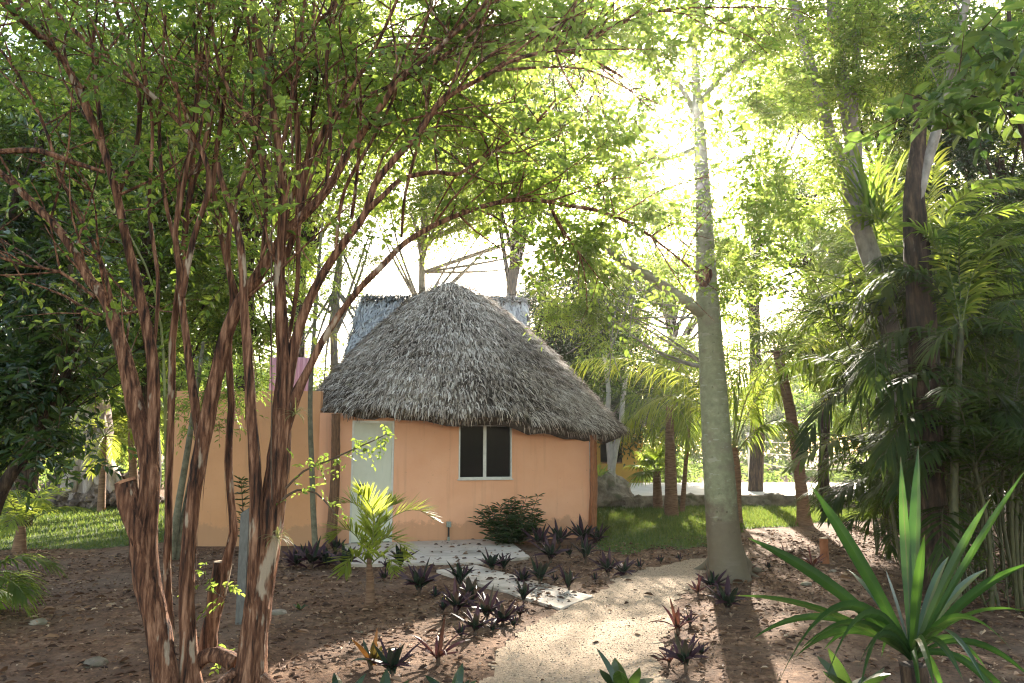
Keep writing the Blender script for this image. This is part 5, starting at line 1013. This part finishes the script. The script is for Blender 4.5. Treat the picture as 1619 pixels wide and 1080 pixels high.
# big loose fronds crossing into the view from the thicket: they belong to one old palm
t = thing('arching_palm', 'old palm whose broad dark fronds arch left over the sunlit ground', 'palm', G(1452, 915)); c = G(1452, 915)
tm = MB(); tube(tm, [c-UP*.05, P(1448,760,c[1]), P(1440,600,c[1]), P(1430,455,c[1])], [.07,.055,.05,.045], 10, .1, .06, 9); tm.build('trunk', M['rachis_dark'], t, True); Yc = c[1]
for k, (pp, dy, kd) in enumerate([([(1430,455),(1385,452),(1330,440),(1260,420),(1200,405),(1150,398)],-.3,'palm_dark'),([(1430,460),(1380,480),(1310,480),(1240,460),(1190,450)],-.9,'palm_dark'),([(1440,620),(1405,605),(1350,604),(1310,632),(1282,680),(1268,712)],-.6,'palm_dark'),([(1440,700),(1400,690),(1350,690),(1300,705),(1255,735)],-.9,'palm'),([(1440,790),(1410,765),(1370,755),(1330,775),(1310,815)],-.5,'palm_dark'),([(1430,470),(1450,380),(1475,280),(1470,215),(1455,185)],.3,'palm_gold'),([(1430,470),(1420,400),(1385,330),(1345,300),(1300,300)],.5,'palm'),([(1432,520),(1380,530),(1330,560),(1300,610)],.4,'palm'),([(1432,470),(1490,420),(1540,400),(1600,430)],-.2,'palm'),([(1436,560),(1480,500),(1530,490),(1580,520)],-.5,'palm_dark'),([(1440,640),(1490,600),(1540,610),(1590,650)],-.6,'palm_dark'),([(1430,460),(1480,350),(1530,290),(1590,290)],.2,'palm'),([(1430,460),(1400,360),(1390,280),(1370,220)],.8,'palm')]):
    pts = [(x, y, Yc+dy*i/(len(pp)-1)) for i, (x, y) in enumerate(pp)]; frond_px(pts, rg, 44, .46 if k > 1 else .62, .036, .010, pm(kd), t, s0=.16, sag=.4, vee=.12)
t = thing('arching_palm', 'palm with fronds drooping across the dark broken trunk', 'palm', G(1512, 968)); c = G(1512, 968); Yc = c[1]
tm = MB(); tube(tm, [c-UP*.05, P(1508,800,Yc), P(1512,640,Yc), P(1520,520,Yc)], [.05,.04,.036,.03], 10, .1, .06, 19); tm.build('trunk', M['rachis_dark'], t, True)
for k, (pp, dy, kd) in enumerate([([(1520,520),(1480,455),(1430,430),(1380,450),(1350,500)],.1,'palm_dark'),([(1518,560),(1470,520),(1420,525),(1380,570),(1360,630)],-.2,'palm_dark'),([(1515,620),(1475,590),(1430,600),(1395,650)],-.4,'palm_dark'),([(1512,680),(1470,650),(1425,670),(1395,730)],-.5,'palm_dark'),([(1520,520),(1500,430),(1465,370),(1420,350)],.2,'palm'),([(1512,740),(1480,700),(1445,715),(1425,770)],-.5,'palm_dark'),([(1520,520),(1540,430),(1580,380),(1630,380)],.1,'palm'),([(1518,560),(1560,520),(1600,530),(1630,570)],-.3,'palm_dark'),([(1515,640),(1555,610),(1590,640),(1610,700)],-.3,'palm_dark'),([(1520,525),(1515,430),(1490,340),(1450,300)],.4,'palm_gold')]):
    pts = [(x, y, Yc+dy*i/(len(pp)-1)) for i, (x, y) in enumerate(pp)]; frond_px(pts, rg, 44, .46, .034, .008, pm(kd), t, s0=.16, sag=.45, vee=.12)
c = G(1468, 930); Yc = c[1]; top = P(1458, 400, Yc)
palm('crowned_palm', 'slender palm with a full round crown of fronds hiding the broken trunk', c, [(c-UP*.05, .05), (P(1470,700,Yc), .035), (top, .03)], 18, top, rg, 1.5, (-.7, 1.3), 1.3, 40, .42, .034, 'palm', bark='bark_palm', sag=.45)
# strap-leaved clump high among the grey stems
t = thing('strap_leaf_plant', 'clump of upright strap leaves perched where the grey tree splits', 'epiphyte', P(1378, 345, 8.7)); b = MB(); o = P(1378, 345, 8.7)
for k in range(70): blade(b, o+rg.normal(0, .10, 3), rg.uniform(0, 6.28), rg.uniform(.7, 1.5), rg.uniform(.5, 1.25), .035, rg.uniform(.2, 1.2), rg, 6, .15, rg.random())
b.build('leaf_clump', M['palm'], t)

# ---------------------------------------------------------------- yucca, bottom right
t = thing('yucca', 'large yucca with long sword leaves at the bottom right corner', 'yucca', (P(1443, 1045, 3.)[0], 3., 0)); C0 = P(1443, 1042, 3.0); rg = np.random.default_rng(61)
tm = MB(); tube(tm, [(C0[0], 3., -.05), (C0[0]+.01, 3., .4), C0-UP*.02], [.05, .045, .05], 12, .06, .12, 3); tm.build('trunk', M['bark_dark'], t, True)
for k, (tx, ty, Yt, w_, bow) in enumerate([(1443+190*math.cos(q_), 1075+60*math.sin(q_*1.7), 3+.5*math.sin(q_), 20, .10) for q_ in np.arange(13)*2.4] + [(1283,768,2.95,36,.03),(1181,850,2.7,32,.05),(1160,942,2.75,20,.06),(1424,722,3.15,30,.0),(1452,705,3.2,44,.0),(1462,845,2.7,34,.02),(1566,788,3.2,34,.03),(1622,742,3.0,22,.02),(1630,890,2.8,28,.05),(1640,972,2.6,22,.08),(1602,1030,2.55,22,.13),(1228,1085,2.5,30,.22),(1300,1095,2.45,26,.20),(1560,1085,2.5,24,.14),(1400,900,3.4,26,.04),(1500,880,3.4,28,.04),(1340,900,3.5,24,.05),(1560,900,3.5,24,.05),(1360,1090,2.5,24,.15),(1480,1098,2.5,22,.12),(1190,1010,3.3,22,.12),(1330,1010,3.6,24,.08)]):
    e = P(tx, ty, Yt); b = MB(); u = np.linspace(0, 1, 14); p = C0 + (e-C0)*u[:, None]; p = p + UP*(bow*4*u*(1-u))[:, None]
    d = e-C0; v = np.array([0, 3., CAMZ*.1]); s = nrm(np.cross(nrm(d), np.array([0.05, 1., .25]))); s = nrm(s + rg.normal(0, .22, 3))
    wd = .54*px2m(w_, 3.)*np.array([.55,.62,.70,.80,.88,.95,1,1,.96,.88,.75,.55,.3,.03]); ribbon(b, p, wd, s, .14, np.clip(rg.normal(.45, .16), .1, .8), 0, .22); b.build('leaf', M['yucca'], t)

# ---------------------------------------------------------------- boat lilies
rg = np.random.default_rng(71)
def lily_mesh(kind, n, L, W, el, seed, stem=.1):
    r = np.random.default_rng(seed); b = MB(); sm = MB(); tube(sm, [(0,0,-.03), (r.normal(0,.01), r.normal(0,.01), stem)], [.017, .013], 7, .05, .1, seed)
    for k in range(n):
        az = k*2.4 + r.normal(0, .2); e = el[1] + (el[0]-el[1])*(k/n) + r.normal(0, .1); blade(b, (0, 0, stem*(.35+.65*(k+1)/n)), az, e, L*r.uniform(.7, 1.15)*(1-.25*k/n if k > n*.7 else 1), W*r.uniform(.8, 1.15), r.uniform(.3, 1.3), r, 7, .30, float(np.clip(r.normal(.5, .25), 0, 1)))
    return b, sm
PROTO = {}
for key, kind, n, L, W, el in [('full','lily',17,.30,0.061,(.15,1.45)),('upright','lily',12,.30,0.057,(.6,1.5)),('wide','lily',20,.27,0.062,(-.1,1.4)),('small','lily',9,.20,0.046,(.4,1.4)),('red','lily_red',9,.27,.036,(.2,1.4)),('orange','lily_orange',11,.25,.046,(.3,1.4)),('green','leaf_dark',6,.24,.085,(.3,1.2))]:
    b, sm = lily_mesh(kind, n, L, W, el, sum(map(ord, key)), .12 if key in ('full','upright') else .06)
    r_ = b.build('boat_lily', M[kind], None); s_ = sm.build('stem', M['twig'], r_); PROTO[key] = (r_, s_); 
used = set()
def lily(px, py, key, hpx, label, group='purple boat lilies planted around the path', name='boat_lily', cat='boat lily'):
    c = G(px, py); src, stm = PROTO[key]
    if key in used: o = src.copy(); COL.objects.link(o); s2 = stm.copy(); COL.objects.link(s2); s2.parent = o
    else: used.add(key); o = src
    o.location = c; o.rotation_euler = (rg.normal(0, .08), rg.normal(0, .08), rg.uniform(0, 6.28)); k = px2m(hpx, c[1])/.40; o.scale = (k*rg.uniform(.95, 1.15), k*rg.uniform(.95, 1.15), k)
    tag(o, label, cat, group); o.name = name; return o
LL = [
 (468,897,'wide',46,'dark boat lily at the foot of the annex wall, leftmost of that bed'),(492,900,'full',56,'dark boat lily below the thin sapling pole'),(516,897,'wide',52,"boat lily at the base of the hut's left post"),(544,902,'full',50,'boat lily between the left post and the young palm'),
 (480,878,'small',36,'small boat lily tucked against the annex wall'),(530,880,'upright',40,'upright boat lily close to the wall left of the door'),
 (607,918,'small',40,'small boat lily just right of the young palm stem'),(633,900,'upright',46,'upright boat lily at the left corner of the patio'),(612,900,'small',34,'tiny boat lily on the patio edge behind the young palm'),
 (662,938,'full',62,'big boat lily standing alone left of the walk'),(688,945,'small',36,'small boat lily leaning on the big one left of the walk'),
 (728,928,'upright',50,'spiky boat lily whose leaves overlap the near edge of the walk'),(722,975,'full',60,'green-topped boat lily at the left of the dense bed below the walk'),(745,965,'upright',62,'tall boat lily in the middle of the dense bed below the walk'),(770,985,'full',60,'broad boat lily at the front of the dense bed below the walk'),(795,985,'wide',56,'boat lily on the right side of the dense bed below the walk'),(752,1005,'full',50,'boat lily lowest in the dense bed below the walk'),(728,1010,'small',44,'small boat lily at the lower left of the dense bed'),(778,1000,'small',40,'small dark boat lily in front of the dense bed'),(700,968,'small',44,'small boat lily left of the dense bed below the walk'),
 (822,975,'small',44,'boat lily at the right end of the dense bed by the gravel'),(828,955,'upright',44,'single boat lily on the near edge of the walk toward the gravel'),(812,990,'small',36,'low boat lily at the gravel edge below the walk'),
 (778,905,'full',42,'boat lily at the front edge of the patio'),(798,903,'upright',36,'boat lily paired with the one at the patio front edge'),
 (826,922,'wide',36,'low spreading boat lily on the soil beyond the walk'),(853,928,'full',52,'upstanding boat lily in the bare patch beyond the walk'),(877,922,'small',28,'little boat lily right of the upstanding one beyond the walk'),(899,938,'upright',46,'narrow boat lily near the far end of the walk'),(941,922,'small',28,'tiny dark boat lily near the gravel bend'),
 (852,868,'full',46,"boat lily under the hut wall right of the shrub"),(885,866,'full',48,"boat lily under the hut wall in the middle of the right bed"),(922,862,'full',50,"boat lily at the foot of the hut's right post"),(945,858,'wide',44,"boat lily just outside the hut's right post"),
 (870,890,'full',50,'boat lily with green leaves in the second row right of the shrub'),(925,890,'upright',50,'boat lily with green leaves in the second row before the right post'),(900,880,'small',34,'small boat lily in the second row of the right bed'),
 (962,912,'full',46,'boat lily at the bend where the lawn meets the gravel'),(985,910,'wide',42,'spreading boat lily on the lawn edge by the gravel'),(1012,900,'small',32,'small boat lily on the lawn edge nearer the green trunk'),(1045,892,'small',30,'tiny boat lily between the lawn and the gravel'),(1075,888,'small',26,'tiniest boat lily on the lawn edge by the green trunk'),
 (1104,942,'red','46','reddish boat lily right of the path, farthest of that row'),(1125,935,'full',48,'boat lily in front of the green trunk'),(1150,972,'full',62,'big boat lily on the shaded soil below the green trunk'),(1140,955,'small',40,'small boat lily at the foot of the green trunk'),
 (1072,1002,'red',70,'large reddish boat lily at the right edge of the gravel'),(1092,990,'small',44,'boat lily crowding behind the large reddish one'),(1085,1060,'full',66,'boat lily with glossy green leaves low right of the path'),(1058,1050,'red',46,'dark red boat lily on the path edge low in the view'),(1110,1040,'small',40,'small boat lily on dark soil low right of the path'),
 (1182,905,'red',32,'reddish boat lily against the right side of the green trunk'),(1243,893,'red',42,'red boat lily on sunlit litter left of the wooden stump'),(1285,900,'red',46,'red boat lily on sunlit litter beside the wooden stump'),(1215,900,'small',26,'tiny boat lily on sunlit litter right of the green trunk'),
 (692,1052,'red',88,'single reddish boat lily with one long leaf in the foreground'),(590,1062,'orange',92,'orange and green boat lily in the foreground'),(622,1075,'full',70,'dark green boat lily beside the orange one in the foreground'),
]
for q in LL: lily(q[0], q[1], q[2], float(q[3]), q[4])
for q in [(540,1120,'green',80,'broad-leaved green plant cut by the bottom edge, left one'),(605,1124,'green',84,'broad-leaved green plant cut by the bottom edge under the orange boat lily'),(715,1112,'green',80,'broad-leaved green plant cut by the bottom edge, right one'),(985,1105,'green',110,'green plant with upright leaves at the bottom by the path'),(474,965,'green',22,'tiny bright seedling on bare soil right of the big trunk'),(1352,1110,'green',120,'bright green sprout at the bottom beside the yucca')]:
    lily(*q[:4], q[4], 'broad-leaved green plants', 'green_plant', 'plant')
# leafy shrub against the wall
t = thing('leafy_shrub', 'dark green shrub with narrow whorled leaves against the orange wall', 'shrub', G(806, 862)); c = G(806, 862); tm = MB(); lf = MB(); Yc = c[1]
for (tx, ty, dy) in [(rg.uniform(752,862), rg.uniform(795,850), rg.uniform(-.5,.1)) for _ in range(22)] + [(768,815,0),(790,800,-.1),(805,790,.1),(815,795,-.1),(832,788,0),(850,785,-.1),(756,828,-.2),(846,815,-.2),(780,830,-.3),(800,815,-.3),(820,815,-.35),(835,830,-.3),(790,845,-.4),(812,840,-.45),(770,845,-.35),(845,838,-.3)]:
    e = P(tx, ty, Yc+dy); cc, _ = tube(tm, [c+rg.normal(0, .03, 3)*np.array([1,1,0]), (c+e)/2+rg.normal(0, .03, 3), e], [.010, .007, .003], 5, .06, cap=False); i = np.linspace(len(cc)*.3, len(cc)-1, 9).astype(int)
    for z in i:
        n = 5; a = rg.uniform(0, 6.28)+np.arange(n)*1.257; d = np.stack([np.cos(a), np.sin(a), rg.uniform(-.1, .5, n)], 1); leaves(lf, np.tile(cc[z], (n, 1)), d, UP+rg.normal(0, .2, (n, 3)), rg.uniform(.12, .19, n), .026, np.clip(rg.normal(.5, .2, n), 0, 1))
tm.build('stems', M['twig'], t); lf.build('foliage', M['leaf_dark'], t)
# small plants along the annex, on the boulder, under the trees
t = thing('leafy_shrub', 'narrow upright shrub behind the metal post by the annex', 'shrub', G(382, 872)); c = G(382, 872); tm = MB(); lf = MB()
cc, _ = tube(tm, [c, c+UP*.5, P(381, 760, c[1])], [.012,.010,.004], 6, .08, cap=False)
for z in range(3, len(cc)): n = 7; a = rg.uniform(0, 6.28)+np.arange(n)*.9; d = np.stack([np.cos(a), np.sin(a), rg.uniform(.1, .9, n)], 1); leaves(lf, np.tile(cc[z], (n, 1)), d, UP+rg.normal(0, .2, (n, 3)), rg.uniform(.12, .18, n), .03, rg.random(n))
tm.build('stems', M['twig'], t); lf.build('foliage', M['leaf_dark'], t)
t = thing('fern', 'bright fern-like tuft growing on top of the boulder', 'fern', P(945, 745, 18.9)); b = MB(); o = P(946, 752, 18.9)
for k in range(26): blade(b, o+rg.normal(0, .10, 3)*np.array([1,1,.2]), rg.uniform(0, 6.28), rg.uniform(.4, 1.4), rg.uniform(.3, .6), .05, rg.uniform(.4, 1.4), rg, 6, .1, rg.random())
b.build('leaf_clump', M['leaf_bright'], t)
